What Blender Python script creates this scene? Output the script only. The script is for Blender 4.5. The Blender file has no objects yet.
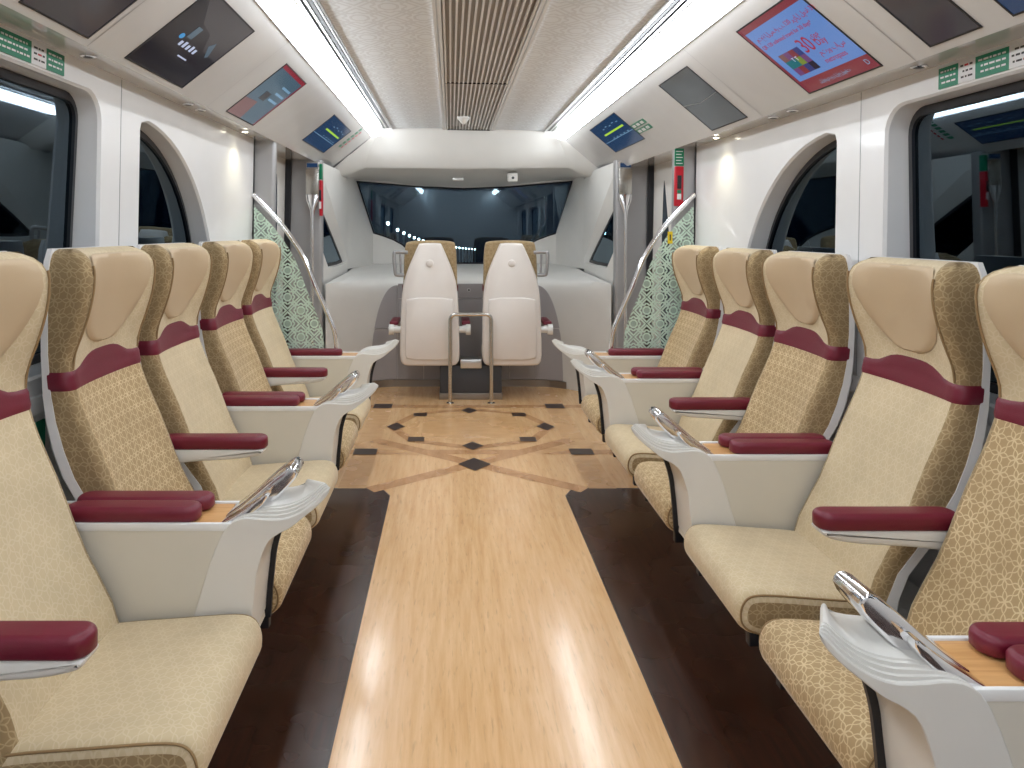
import bpy, bmesh, math, random
import numpy as np
from mathutils import Matrix, Vector
random.seed(4)
PI = math.pi
S = bpy.context.scene
COL = S.collection

# ------------------------------------------------------------------ camera
CX, CZ, FPX = -0.151, 1.5, 735.0
cam_data = bpy.data.cameras.new('camera')
cam = bpy.data.objects.new('camera', cam_data)
COL.objects.link(cam)
cam.location = (CX, 0.0, CZ)
cam.rotation_euler = (PI / 2, 0, 0)
cam_data.sensor_width = 36
cam_data.lens = FPX / 1024 * 36
cam_data.shift_x = (512 - 451) / 1024
cam_data.shift_y = -(384 - 230) / 1024
cam_data.clip_start = 0.02
cam_data.clip_end = 500
S.camera = cam

# ------------------------------------------------------------------ world, exposure
W = bpy.data.worlds.new('night'); S.world = W; W.use_nodes = True
W.node_tree.nodes['Background'].inputs[0].default_value = (0.004, 0.008, 0.02, 1)
W.node_tree.nodes['Background'].inputs[1].default_value = 1.0
S.view_settings.view_transform = 'Standard'
S.view_settings.look = 'None'
S.view_settings.gamma = 1
S.view_settings.use_curve_mapping = False
S.view_settings.exposure = 0.0
LIGHT_STRENGTH = 17.0          # the two long cove lights (built below)
SPOT_POWER = 6.0


# ------------------------------------------------------------------ materials
def lin(c):
    return tuple(((v / 255) / 12.92 if v <= 10 else (((v / 255) + .055) / 1.055) ** 2.4) for v in c)


def mat(name, rgb, rough=.5, metal=0.0, spec=.5, coat=0.0, emit=None, es=0.0, bump=0.0, bscale=200):
    m = bpy.data.materials.new(name); m.use_nodes = True
    nt = m.node_tree; p = nt.nodes['Principled BSDF']
    n = nt.nodes.new('ShaderNodeTexNoise'); n.inputs['Scale'].default_value = 6
    tc = nt.nodes.new('ShaderNodeTexCoord')
    nt.links.new(tc.outputs['Object'], n.inputs['Vector'])
    mx = nt.nodes.new('ShaderNodeMix'); mx.data_type = 'RGBA'
    nt.links.new(n.outputs['Fac'], mx.inputs[0])
    mx.inputs[6].default_value = (*[v * .96 for v in rgb], 1)
    mx.inputs[7].default_value = (*[min(1, v * 1.04) for v in rgb], 1)
    nt.links.new(mx.outputs[2], p.inputs['Base Color'])
    p.inputs['Roughness'].default_value = rough
    p.inputs['Metallic'].default_value = metal
    p.inputs['Specular IOR Level'].default_value = spec
    p.inputs['Coat Weight'].default_value = coat
    p.inputs['Coat Roughness'].default_value = .08
    if emit:
        p.inputs['Emission Color'].default_value = (*emit, 1)
        p.inputs['Emission Strength'].default_value = es
    if bump:
        n2 = nt.nodes.new('ShaderNodeTexNoise'); n2.inputs['Scale'].default_value = bscale
        nt.links.new(tc.outputs['Object'], n2.inputs['Vector'])
        b = nt.nodes.new('ShaderNodeBump'); b.inputs['Strength'].default_value = bump; b.inputs['Distance'].default_value = .003
        nt.links.new(n2.outputs['Fac'], b.inputs['Height']); nt.links.new(b.outputs[0], p.inputs['Normal'])
    return m


class E:
    """tiny expression helper over math nodes"""
    nt = None
    def __init__(s, sock): s.s = sock
    @staticmethod
    def op(o, *a):
        n = E.nt.nodes.new('ShaderNodeMath'); n.operation = o
        for i, v in enumerate(a):
            if isinstance(v, E): E.nt.links.new(v.s, n.inputs[i])
            else: n.inputs[i].default_value = v
        return E(n.outputs[0])
    def __add__(s, o): return E.op('ADD', s, o)
    def __sub__(s, o): return E.op('SUBTRACT', s, o)
    def __mul__(s, o): return E.op('MULTIPLY', s, o)
    def __truediv__(s, o): return E.op('DIVIDE', s, o)


def eabs(a): return E.op('ABSOLUTE', a)
def emin(a, b): return E.op('MINIMUM', a, b)
def emax(a, b): return E.op('MAXIMUM', a, b)
def esqrt(a): return E.op('SQRT', a)
def eround(a): return E.op('ROUND', a)
def sstep(a, lo, hi):
    n = E.nt.nodes.new('ShaderNodeMapRange'); n.interpolation_type = 'SMOOTHSTEP'
    E.nt.links.new(a.s, n.inputs[0]); n.inputs[1].default_value = lo; n.inputs[2].default_value = hi
    return E(n.outputs[0])


def uv_xy(nt, kind='UV', sx=1.0, sy=1.0, ax=0, ay=1):
    tc = nt.nodes.new('ShaderNodeTexCoord'); sep = nt.nodes.new('ShaderNodeSeparateXYZ')
    nt.links.new(tc.outputs[kind], sep.inputs[0])
    return E(sep.outputs[ax]) * sx, E(sep.outputs[ay]) * sy


def flower_group():
    """interlaced petals: circles of radius 1 on a triangular lattice of spacing 1; gives distance to nearest circle"""
    g = bpy.data.node_groups.new('petal_lattice', 'ShaderNodeTree')
    g.interface.new_socket('X', in_out='INPUT', socket_type='NodeSocketFloat')
    g.interface.new_socket('Y', in_out='INPUT', socket_type='NodeSocketFloat')
    g.interface.new_socket('D', in_out='OUTPUT', socket_type='NodeSocketFloat')
    i = g.nodes.new('NodeGroupInput'); o = g.nodes.new('NodeGroupOutput'); E.nt = g
    x, y = E(i.outputs[0]), E(i.outputs[1]); r3 = math.sqrt(3)
    ax = eabs(x - eround(x)); ay = eabs(y - eround(y / r3) * r3)
    # fold second sub-lattice
    bx = eabs(ax - .5); by = eabs(ay - r3 / 2)
    da = ax * ax + ay * ay; db = bx * bx + by * by
    sel = E.op('LESS_THAN', db, da)
    qx = ax + (bx - ax) * sel; qy = ay + (by - ay) * sel
    d = None
    for ang in (0, 60, 120):
        cx, cy = math.cos(math.radians(ang)), math.sin(math.radians(ang))
        # folded offsets lose their signs, so test both diagonals
        t = eabs(qx * cx + qy * cy); n_ = eabs(qx * -cy + qy * cx)
        w_ = t * (t * -2.0 + 1.0) * .92
        c = eabs(n_ - w_) + sstep(t, .49, .53) * .2
        d = c if d is None else emin(d, c)
    g.links.new(d.s, o.inputs[0])
    return g


FG = flower_group()


def fabric(name, base, line, cell=.050, lw=.036, rough=.85, sheen=.35, contrast=1.0):
    m = bpy.data.materials.new(name); m.use_nodes = True
    nt = m.node_tree; p = nt.nodes['Principled BSDF']; E.nt = nt
    x, y = uv_xy(nt, 'UV', 1 / cell, 1 / cell)
    g = nt.nodes.new('ShaderNodeGroup'); g.node_tree = FG
    nt.links.new(x.s, g.inputs[0]); nt.links.new(y.s, g.inputs[1])
    l = E(nt.nodes.new('ShaderNodeMath').outputs[0])
    f = sstep(E(g.outputs[0]), lw * .45, lw * 1.3)
    tc = nt.nodes.new('ShaderNodeTexCoord')
    nz = nt.nodes.new('ShaderNodeTexNoise'); nz.inputs['Scale'].default_value = 9; nz.inputs['Detail'].default_value = 5
    nt.links.new(tc.outputs['Object'], nz.inputs['Vector'])
    inv = (f * -1.0 + 1.0) * contrast * (E(nz.outputs['Fac']) * 1.2 + .2)
    cl = nt.nodes.new('ShaderNodeMix'); cl.data_type = 'RGBA'; cl.clamp_factor = True
    nt.links.new(inv.s, cl.inputs[0]); cl.inputs[7].default_value = (*line, 1)
    bs = nt.nodes.new('ShaderNodeMix'); bs.data_type = 'RGBA'
    nt.links.new(nz.outputs['Fac'], bs.inputs[0])
    bs.inputs[6].default_value = (*[v * .86 for v in base], 1); bs.inputs[7].default_value = (*[v * 1.14 for v in base], 1)
    nt.links.new(bs.outputs[2], cl.inputs[6])
    nt.links.new(cl.outputs[2], p.inputs['Base Color'])
    p.inputs['Roughness'].default_value = rough
    p.inputs['Specular IOR Level'].default_value = .2
    p.inputs['Sheen Weight'].default_value = sheen
    p.inputs['Sheen Roughness'].default_value = .4
    p.inputs['Sheen Tint'].default_value = (1, .95, .86, 1)
    b = nt.nodes.new('ShaderNodeBump'); b.inputs['Strength'].default_value = .25; b.inputs['Distance'].default_value = .0015
    nt.links.new((inv + E(nz.outputs['Fac']) * .4).s, b.inputs['Height']); nt.links.new(b.outputs[0], p.inputs['Normal'])
    return m


def wood(name, c1, c2, rough=.25, coat=.3, sx=14, sy=.9, fleck=0.0):
    m = bpy.data.materials.new(name); m.use_nodes = True
    nt = m.node_tree; p = nt.nodes['Principled BSDF']
    tc = nt.nodes.new('ShaderNodeTexCoord'); mp = nt.nodes.new('ShaderNodeMapping')
    mp.inputs['Scale'].default_value = (sx, sy, 1)
    nt.links.new(tc.outputs['Object'], mp.inputs[0])
    n = nt.nodes.new('ShaderNodeTexNoise'); n.inputs['Scale'].default_value = 2.2; n.inputs['Detail'].default_value = 8; n.inputs['Roughness'].default_value = .65
    n.inputs['Distortion'].default_value = .3
    nt.links.new(mp.outputs[0], n.inputs['Vector'])
    r = nt.nodes.new('ShaderNodeValToRGB')
    r.color_ramp.elements[0].position = .32; r.color_ramp.elements[0].color = (*c1, 1)
    r.color_ramp.elements[1].position = .68; r.color_ramp.elements[1].color = (*c2, 1)
    nt.links.new(n.outputs['Fac'], r.inputs[0])
    out = r.outputs[0]
    if fleck:
        m2 = nt.nodes.new('ShaderNodeMapping'); m2.inputs['Scale'].default_value = (90, 11, 1)
        nt.links.new(tc.outputs['Object'], m2.inputs[0])
        n2 = nt.nodes.new('ShaderNodeTexNoise'); n2.inputs['Scale'].default_value = 1.0; n2.inputs['Detail'].default_value = 3
        nt.links.new(m2.outputs[0], n2.inputs['Vector'])
        r2 = nt.nodes.new('ShaderNodeValToRGB'); r2.color_ramp.elements[0].position = .58; r2.color_ramp.elements[1].position = .72
        nt.links.new(n2.outputs['Fac'], r2.inputs[0])
        mx = nt.nodes.new('ShaderNodeMix'); mx.data_type = 'RGBA'
        ml = nt.nodes.new('ShaderNodeMath'); ml.operation = 'MULTIPLY'; ml.inputs[1].default_value = fleck
        nt.links.new(r2.outputs[0], ml.inputs[0]); nt.links.new(ml.outputs[0], mx.inputs[0])
        nt.links.new(out, mx.inputs[6]); mx.inputs[7].default_value = (*[v * .55 for v in c1], 1)
        out = mx.outputs[2]
    nt.links.new(out, p.inputs['Base Color'])
    p.inputs['Roughness'].default_value = rough; p.inputs['Coat Weight'].default_value = coat; p.inputs['Coat Roughness'].default_value = .12
    nr = nt.nodes.new('ShaderNodeTexNoise'); nr.inputs['Scale'].default_value = 3.5
    nt.links.new(tc.outputs['Object'], nr.inputs['Vector'])
    mr = nt.nodes.new('ShaderNodeMapRange'); mr.inputs[3].default_value = rough * .7; mr.inputs[4].default_value = rough * 1.4
    nt.links.new(nr.outputs['Fac'], mr.inputs[0]); nt.links.new(mr.outputs[0], p.inputs['Roughness'])
    return m


def girih(nt, x, y, a):
    """distance (in cell units) to an octagon / eight-point star lattice on a diagonal square grid of diagonal a"""
    E.nt = nt
    x = x * (1 / a); y = y * (1 / a)
    ax = eabs(x - eround(x)); ay = eabs(y - eround(y))
    bx = eabs(ax - .5); by = eabs(ay - .5)
    sel = E.op('LESS_THAN', bx + by, ax + ay)
    qx = ax + (bx - ax) * sel; qy = ay + (by - ay) * sel
    linf = emax(qx, qy); l1 = (qx + qy) * .7071
    octo = emax(linf, l1)
    star = emin(linf, l1)
    d = eabs(octo - .135)
    d = emin(d, eabs(star - .20) + sstep(octo, .28, .30))
    d = emin(d, eabs((qx + qy) - .44) * .7071)
    d = emin(d, eabs(eabs(qx - qy) - .075) * .7071 + sstep(star * -1.0, -.20, -.18))
    return d, octo


def screen_glass(name):
    m = bpy.data.materials.new(name); m.use_nodes = True
    nt = m.node_tree; p = nt.nodes['Principled BSDF']; E.nt = nt
    x, y = uv_xy(nt, 'UV')
    d, octo = girih(nt, x, y, .176)
    line = sstep(d * -1.0, -.034, -.024)
    fill = sstep(octo * -1.0, -.125, -.115) * .55
    al = emax(line, fill)
    tr = nt.nodes.new('ShaderNodeBsdfTransparent'); tr.inputs[0].default_value = (.93, .97, .95, 1)
    gl = nt.nodes.new('ShaderNodeBsdfGlossy'); gl.inputs['Roughness'].default_value = .03
    m0 = nt.nodes.new('ShaderNodeMixShader'); m0.inputs[0].default_value = .05
    nt.links.new(tr.outputs[0], m0.inputs[1]); nt.links.new(gl.outputs[0], m0.inputs[2])
    p.inputs['Base Color'].default_value = (*lin((200, 222, 208)), 1); p.inputs['Roughness'].default_value = .45
    ms = nt.nodes.new('ShaderNodeMixShader')
    nt.links.new(al.s, ms.inputs[0]); nt.links.new(m0.outputs[0], ms.inputs[1]); nt.links.new(p.outputs[0], ms.inputs[2])
    nt.links.new(ms.outputs[0], nt.nodes['Material Output'].inputs[0])
    return m


def ceiling_pattern(name):
    m = bpy.data.materials.new(name); m.use_nodes = True
    nt = m.node_tree; p = nt.nodes['Principled BSDF']; E.nt = nt
    x, y = uv_xy(nt, 'Object')
    d, octo = girih(nt, x * 1.15, y, .34)
    line = sstep(d * -1.0, -.030, -.014)
    mx = nt.nodes.new('ShaderNodeMix'); mx.data_type = 'RGBA'
    nt.links.new(line.s, mx.inputs[0])
    mx.inputs[6].default_value = (.87, .90, .93, 1); mx.inputs[7].default_value = (.75, .77, .79, 1)
    nt.links.new(mx.outputs[2], p.inputs['Base Color'])
    p.inputs['Roughness'].default_value = .55
    b = nt.nodes.new('ShaderNodeBump'); b.inputs['Strength'].default_value = .12; b.inputs['Distance'].default_value = .002
    nt.links.new(line.s, b.inputs['Height']); nt.links.new(b.outputs[0], p.inputs['Normal'])
    return m


def tinted_pane(name, tint=(.16, .22, .28), refl=(.62, .80, .95)):
    m = bpy.data.materials.new(name); m.use_nodes = True
    nt = m.node_tree
    for n in list(nt.nodes):
        if n.type == 'BSDF_PRINCIPLED': nt.nodes.remove(n)
    tr = nt.nodes.new('ShaderNodeBsdfTransparent'); tr.inputs[0].default_value = (*tint, 1)
    gl = nt.nodes.new('ShaderNodeBsdfGlossy'); gl.inputs['Roughness'].default_value = .015; gl.inputs['Color'].default_value = (*refl, 1)
    fr = nt.nodes.new('ShaderNodeFresnel'); fr.inputs[0].default_value = 1.5
    ms = nt.nodes.new('ShaderNodeMixShader')
    E.nt = nt; ff = E(fr.outputs[0]) * 1.15 + .05
    nt.links.new(ff.s, ms.inputs[0]); nt.links.new(tr.outputs[0], ms.inputs[1]); nt.links.new(gl.outputs[0], ms.inputs[2])
    nt.links.new(ms.outputs[0], nt.nodes['Material Output'].inputs[0])
    return m


M = {}
M['wall'] = mat('glossy_white_panel', (.83, .82, .815), .28, coat=.4)
M['wall_grey'] = mat('lower_wall_grey', (.82, .81, .80), .45)
M['panel'] = mat('slanted_panel', (.72, .715, .71), .22, coat=.3)
M['strip'] = mat('glossy_strip', (.62, .61, .60), .07, coat=.5)
M['ceil'] = ceiling_pattern('ceiling_panel')
M['ceil_plain'] = mat('ceiling_plain', (.82, .82, .81), .5)
M['grille_rib'] = mat('grille_rib', (.88, .87, .86), .4)
M['grille_dark'] = mat('grille_gap', (.50, .48, .47), .6)
M['alu'] = mat('brushed_aluminium', (.62, .62, .62), .3, 1.0)
M['chrome'] = mat('polished_chrome', (.88, .88, .90), .12, 1.0)
M['steel'] = mat('satin_steel', (.60, .585, .55), .26, 1.0)
M['black'] = mat('black_gasket', (.012, .013, .018), .4)
M['light'] = mat('cove_light', (.9, .9, .9), .5, emit=(.90, .955, 1.0), es=LIGHT_STRENGTH)
M['white'] = mat('white_moulding', (.74, .725, .69), .38)
M['cream'] = mat('cream_panel', (.68, .645, .565), .45)
M['shell'] = mat('seat_shell', (.80, .79, .785), .35, coat=.2)
M['endshell'] = mat('end_seat_shell', (.80, .74, .69), .38, coat=.15)
M['burg'] = mat('burgundy_leather', lin((112, 24, 46)), .38, bump=.15, bscale=400)
M['tan'] = mat('tan_leather', lin((198, 174, 142)), .5, bump=.12, bscale=300)
M['light_fabric'] = fabric('beige_jacquard', lin((207, 188, 154)), lin((224, 208, 180)), contrast=.55)
M['pattern_fabric'] = fabric('golden_jacquard', lin((176, 149, 110)), lin((220, 198, 158)), contrast=.95)
M['angle_dark_fabric'] = fabric('angle_dark_jacquard', lin((154, 131, 97)), lin((194, 171, 132)), contrast=.75)  # side-panel cloth: jacquard's darker look at a viewing angle, put into its colour
M['piping'] = mat('brown_piping', lin((150, 122, 84)), .7)
M['maple'] = wood('maple_floor', lin((220, 172, 118)), lin((238, 197, 148)), .22, .35, sx=16, sy=1.1, fleck=.35)
M['maple_near'] = M['maple']
M['oak'] = wood('tan_inlay', lin((178, 128, 82)), lin((212, 164, 116)), .25, .3, sx=7, sy=2.2)
M['oak2'] = wood('tan_inlay_light', lin((208, 160, 108)), lin((228, 184, 134)), .25, .3, sx=3, sy=9)
M['mat'] = wood('dark_floor_board', lin((34, 16, 11)), lin((66, 34, 22)), .26, .25, sx=22, sy=1.5)
M['inlay'] = mat('dark_inlay', lin((58, 44, 40)), .3)
M['tray'] = wood('tray_wood', lin((196, 140, 84)), lin((226, 178, 120)), .3, .3, sx=1.2, sy=22)
M['grey'] = mat('console_grey', lin((172, 168, 170)), .5)
M['grey_dark'] = mat('seam_dark', (.05, .05, .05), .6)
M['pillar'] = mat('pillar_grey', (.40, .395, .40), .3, .35)
M['pedestal'] = mat('pedestal', lin((66, 68, 74)), .45)
M['glass_pattern'] = screen_glass('patterned_glass')
M['pane'] = tinted_pane('side_window_glass')
M['wind'] = tinted_pane('windscreen_glass', (.55, .65, .7), (.5, .65, .75))
M['green'] = mat('green_sign', lin((0, 128, 92)), .35)
M['sign_white'] = mat('sign_white', (.8, .8, .8), .35)
M['sign_red'] = mat('sign_red', lin((196, 24, 44)), .35)
M['yellow'] = mat('yellow_label', lin((226, 200, 30)), .5)
M['orange'] = mat('orange_lamp', lin((214, 110, 30)), .3, emit=lin((230, 120, 40)), es=.5)
M['lamp_on'] = mat('small_lamp_on', (.9, .85, .7), .4, emit=(1, .93, .72), es=14)
M['ext_lamp'] = mat('track_lamp', (.9, 1, .95), .4, emit=(.85, 1, .93), es=30)
M['ext_dark'] = mat('track_concrete', (.45, .52, .50), .8)
M['toe'] = mat('kick_metal', lin((150, 140, 130)), .35, .6)


def emis(name, rgb, s=1.0):
    c = lin(rgb)
    return mat(name, tuple(v * .1 for v in c), .12, emit=c, es=s, spec=.5)


SC = {k: emis('screen_' + k, v, s) for k, v, s in (
    ('blue', (100, 140, 205), .78), ('red', (150, 62, 76), .55), ('text', (176, 42, 72), .7), ('navy', (34, 62, 98), .75), ('lime', (168, 214, 66), .9),
    ('pale', (120, 160, 190), .8), ('dark', (26, 30, 44), .45), ('dark2', (70, 68, 74), .5), ('sky', (86, 112, 130), .6), ('white', (190, 200, 225), .8),
    ('cyan', (60, 150, 210), .8), ('teal', (30, 110, 120), .8), ('purple', (110, 70, 120), .8), ('olive', (120, 140, 60), .8), ('brown', (130, 90, 90), .7),
    ('indigo', (50, 60, 120), .8), ('grey', (92, 96, 98), .6), ('maroon', (150, 50, 64), .7), ('ink', (30, 34, 60), .6))}


# ------------------------------------------------------------------ mesh builder
class B:
    def __init__(s, *mats): s.v = []; s.f = []; s.m = []; s.uv = []; s.mats = list(mats)
    def mi(s, m):
        if m is None: return 0
        if m not in s.mats: s.mats.append(m)
        return s.mats.index(m)
    def face(s, idx, m=None, uv=None): s.f.append(tuple(idx)); s.m.append(s.mi(m)); s.uv.append(uv)
    def pts(s, P): n = len(s.v); s.v += [tuple(map(float, p)) for p in P]; return list(range(n, n + len(P)))
    def poly(s, P, m=None, uv=None): s.face(s.pts(P), m, uv)
    def box(s, x0, x1, y0, y1, z0, z1, m=None, r=0.0, rs=2):
        if r <= 0:
            i = s.pts([(x0, y0, z0), (x1, y0, z0), (x1, y1, z0), (x0, y1, z0), (x0, y0, z1), (x1, y0, z1), (x1, y1, z1), (x0, y1, z1)])
            for f in ((3, 2, 1, 0), (4, 5, 6, 7), (0, 1, 5, 4), (1, 2, 6, 5), (2, 3, 7, 6), (3, 0, 4, 7)):
                s.face([i[k] for k in f], m)
        else:
            s.pillow(rrect(x0, x1, y0, y1, r, 3), rounds(z0, z1, min(r, abs(z1 - z0) / 2.01), rs), lambda p, q, a: (p, q, a), m)
    def pillow(s, poly, rows, fn, m=None, cap=None, w=None, cap0=None, nocap=False):
        """extrude a closed 2D outline; rows = (position, inset)"""
        P = np.array(poly, float); n = len(P)
        a2 = sum(P[i][0] * P[(i + 1) % n][1] - P[(i + 1) % n][0] * P[i][1] for i in range(n))
        e = np.roll(P, -1, 0) - P; L = np.linalg.norm(e, axis=1); L[L < 1e-9] = 1e-9; e = e / L[:, None]
        nrm = np.stack([e[:, 1], -e[:, 0]], 1) * (1 if a2 > 0 else -1)
        vn = nrm + np.roll(nrm, 1, 0)
        q = (vn ** 2).sum(1); q[q < .35] = .35
        vn = vn * 2 / q[:, None] * 1.0
        vn *= .5 * 2 / 2 * 1.0 if False else 1.0
        vn = vn  # outward mitre, length 1 on straight runs
        if w is None: w = np.ones(n)
        ww = np.array(w)[:, None]
        arc = np.concatenate([[0], np.cumsum(L)])
        rings = []
        for a, ins in rows:
            Q = P - vn * ins * ww
            rings.append((s.pts([fn(u, v, a) for u, v in Q]), a, Q))
        for (r0, a0, _), (r1, a1, _) in zip(rings, rings[1:]):
            for i in range(n):
                j = (i + 1) % n
                s.face([r0[i], r0[j], r1[j], r1[i]], m, [(arc[i], a0), (arc[i + 1], a0), (arc[i + 1], a1), (arc[i], a1)])
        if not nocap:
            for (r_, a_, Q), rev, cm in ((rings[0], True, cap0 or cap or m), (rings[-1], False, cap or m)):
                ii = list(range(n))
                if rev: ii.reverse()
                s.face([r_[k] for k in ii], cm, [(Q[k][0], Q[k][1]) for k in ii])
    def loft(s, rings, m=None, close=True, cap=False, mf=None):
        R = [s.pts(r) for r in rings]; n = len(rings[0])
        for k, (a, b) in enumerate(zip(R, R[1:])):
            for i in range(n if close else n - 1):
                j = (i + 1) % n
                s.face([a[i], a[j], b[j], b[i]], mf(k, i) if mf else m)
        if cap: s.face(list(reversed(R[0])), m); s.face(R[-1], m)
    def tube(s, path, r, m=None, n=12, closed=False, cap=True):
        P = [Vector(p) for p in path]; K = len(P)
        rr = r if isinstance(r, (list, tuple)) else [r] * K
        up = None; rings = []
        for i in range(K):
            if closed: t = P[(i + 1) % K] - P[i - 1]
            else: t = P[min(i + 1, K - 1)] - P[max(i - 1, 0)]
            t.normalize()
            if up is None:
                up = Vector((0, 0, 1)) if abs(t.z) < .9 else Vector((0, 1, 0))
            u = (up - t * up.dot(t)).normalized(); up = u; w = t.cross(u)
            rings.append([P[i] + (u * math.cos(2 * PI * k / n) + w * math.sin(2 * PI * k / n)) * rr[i] for k in range(n)])
        if closed: rings.append(rings[0])
        s.loft(rings, m, cap=cap and not closed)
    def build(s, name, parent=None, smooth=True, angle=35, loc=None, recalc=True):
        me = bpy.data.meshes.new(name)
        me.from_pydata(s.v, [], s.f)
        for m_ in s.mats: me.materials.append(m_)
        me.polygons.foreach_set('material_index', s.m)
        if any(u is not None for u in s.uv):
            ul = me.uv_layers.new(name='UVMap'); k = 0
            for f, u in zip(s.f, s.uv):
                for c in range(len(f)):
                    ul.data[k].uv = u[c] if u else (0, 0)
                    k += 1
        if recalc:
            bm = bmesh.new(); bm.from_mesh(me)
            bmesh.ops.remove_doubles(bm, verts=bm.verts, dist=1e-5)
            bmesh.ops.recalc_face_normals(bm, faces=bm.faces)
            bm.to_mesh(me); bm.free()
        if smooth:
            me.shade_smooth(); me.set_sharp_from_angle(angle=math.radians(angle))
        o = bpy.data.objects.new(name, me); COL.objects.link(o)
        if parent is not None: o.parent = parent
        if loc is not None: o.location = loc
        return o


def rrect(x0, x1, y0, y1, r, n=4):
    r = min(r, abs(x1 - x0) / 2.01, abs(y1 - y0) / 2.01); out = []
    for cx, cy, a in ((x1 - r, y0 + r, -PI / 2), (x1 - r, y1 - r, 0), (x0 + r, y1 - r, PI / 2), (x0 + r, y0 + r, PI)):
        for k in range(n + 1):
            t = a + PI / 2 * k / n
            out.append((cx + r * math.cos(t), cy + r * math.sin(t)))
    return out


def rounds(a0, a1, r, n=3):
    rows = []
    for k in range(n + 1):
        t = PI / 2 * k / n; rows.append((a0 + r * (1 - math.sin(t)), r * (1 - math.cos(t))))
    rows.reverse()
    lo = [(a0 + r * (1 - math.cos(PI / 2 * k / n)), r * (1 - math.sin(PI / 2 * k / n))) for k in range(n + 1)]
    hi = [(a1 - r * (1 - math.cos(PI / 2 * k / n)), r * (1 - math.sin(PI / 2 * k / n))) for k in range(n, -1, -1)]
    return lo + hi


def smooth_closed(P, it=2):
    P = [tuple(p) for p in P]
    for _ in range(it):
        Q = []
        for i in range(len(P)):
            a, b = P[i], P[(i + 1) % len(P)]
            Q.append(tuple(.75 * u + .25 * v for u, v in zip(a, b))); Q.append(tuple(.25 * u + .75 * v for u, v in zip(a, b)))
        P = Q
    return P


def catmull(P, n=6):
    P = [np.array(p, float) for p in P]; out = []
    for i in range(len(P) - 1):
        p0 = P[max(i - 1, 0)]; p1 = P[i]; p2 = P[i + 1]; p3 = P[min(i + 2, len(P) - 1)]
        for k in range(n):
            t = k / n
            out.append(tuple(.5 * (2 * p1 + (p2 - p0) * t + (2 * p0 - 5 * p1 + 4 * p2 - p3) * t * t + (3 * p1 - p0 - 3 * p2 + p3) * t ** 3)))
    out.append(tuple(P[-1])); return out


def tag(o, label=None, cat=None, group=None, kind=None):
    if label: o['label'] = label
    if cat: o['category'] = cat
    if group: o['group'] = group
    if kind: o['kind'] = kind
    return o


def thing(name, loc, label, cat, group=None):
    o = bpy.data.objects.new(name, None); COL.objects.link(o); o.location = loc; o.empty_display_size = .1
    return tag(o, label, cat, group)


ROLL = []
def shell(o): ROLL.append(o); return o
def struct(o): return tag(o, kind='structure')


# ------------------------------------------------------------------ floor
Y0, YE = -1.6, 7.10          # cabin ends (behind the camera / front ceiling edge)
def build_floor():
    b = B(M['maple'], M['mat'], M['oak'], M['oak2'], M['inlay'])
    b.box(-1.62, 1.62, Y0, 8.3, -.06, 0, M['maple'])
    for s in (-1, 1):
        P = [(s * .5, Y0), (s * .5, 4.145), (s * .555, 4.265), (s * 1.5, 4.265), (s * 1.5, Y0)]
        b.poly([(x, y, .0008) for x, y in P], M['mat'])
        Q = [(s * .494, Y0), (s * .494, 4.15), (s * .552, 4.273), (s * 1.5, 4.273), (s * 1.5, Y0)]
        b.poly([(x, y, .0004) for x, y in Q], M['inlay'])
    def strip(p, q, w, m, z):
        p, q = Vector(p), Vector(q); d = (q - p).normalized(); n = Vector((-d.y, d.x)) * w / 2
        b.poly([(*(p + n), z), (*(q + n), z), (*(q - n), z), (*(p - n), z)], m)
    for s in (-1, 1):
        strip((s * .73, 4.05), (s * .73, 6.95), .16, M['oak2'], .0006)
        strip((s * .62, 4.24), (-s * .70, 5.25), .10, M['oak'], .0012)
        strip((s * 1.2, 5.3), (s * .35, 4.93), .10, M['oak2'], .0010)
    strip((-1.3, 4.965), (1.3, 4.965), .10, M['oak'], .0009)
    strip((-1.3, 6.25), (1.3, 6.25), .10, M['oak'], .0009)
    # ring of the rosette
    ring = [(0, 5.10), (.40, 5.26), (.57, 5.60), (.40, 5.96), (0, 6.10), (-.40, 5.96), (-.57, 5.60), (-.40, 5.26)]
    out = [(x * 1.13, 5.6 + (y - 5.6) * 1.17) for x, y in ring]
    inn = [(x * .86, 5.6 + (y - 5.6) * .84) for x, y in ring]
    b.poly([(x, y, .0016) for x, y in out], M['oak'])
    b.poly([(x, y, .0020) for x, y in [(p[0] * 1.0, 5.6 + (p[1] - 5.6) * 1.0) for p in ring]], M['maple'])
    b.poly([(x, y, .0024) for x, y in inn], M['oak2'])
    for k in (1, 3, 5, 7):
        a, c = ring[k], ring[(k + 2) % 8]
        strip((a[0] * .95, 5.6 + (a[1] - 5.6) * .95), (c[0] * .95, 5.6 + (c[1] - 5.6) * .95), .03, M['maple'], .0028 + k * .00005)
    def dia(x, y, rx, ry): b.poly([(x - rx, y, .0044), (x, y - ry, .0044), (x + rx, y, .0044), (x, y + ry, .0044)], M['inlay'])
    def rect(x, y, w, h): b.poly([(x - w, y - h, .0044), (x + w, y - h, .0044), (x + w, y + h, .0044), (x - w, y + h, .0044)], M['inlay'])
    dia(0, 4.70, .105, .13); dia(0, 5.10, .075, .10); dia(0, 6.10, .065, .10)
    for s in (-1, 1):
        dia(s * .57, 5.60, .07, .11)
        rect(s * .40, 5.26, .058, .055); rect(s * .40, 5.96, .055, .055)
        rect(s * .73, 4.965, .078, .065); rect(s * .73, 6.25, .078, .075)
    o = b.build('floor', smooth=False, recalc=False); struct(o)
    return o


build_floor()

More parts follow.
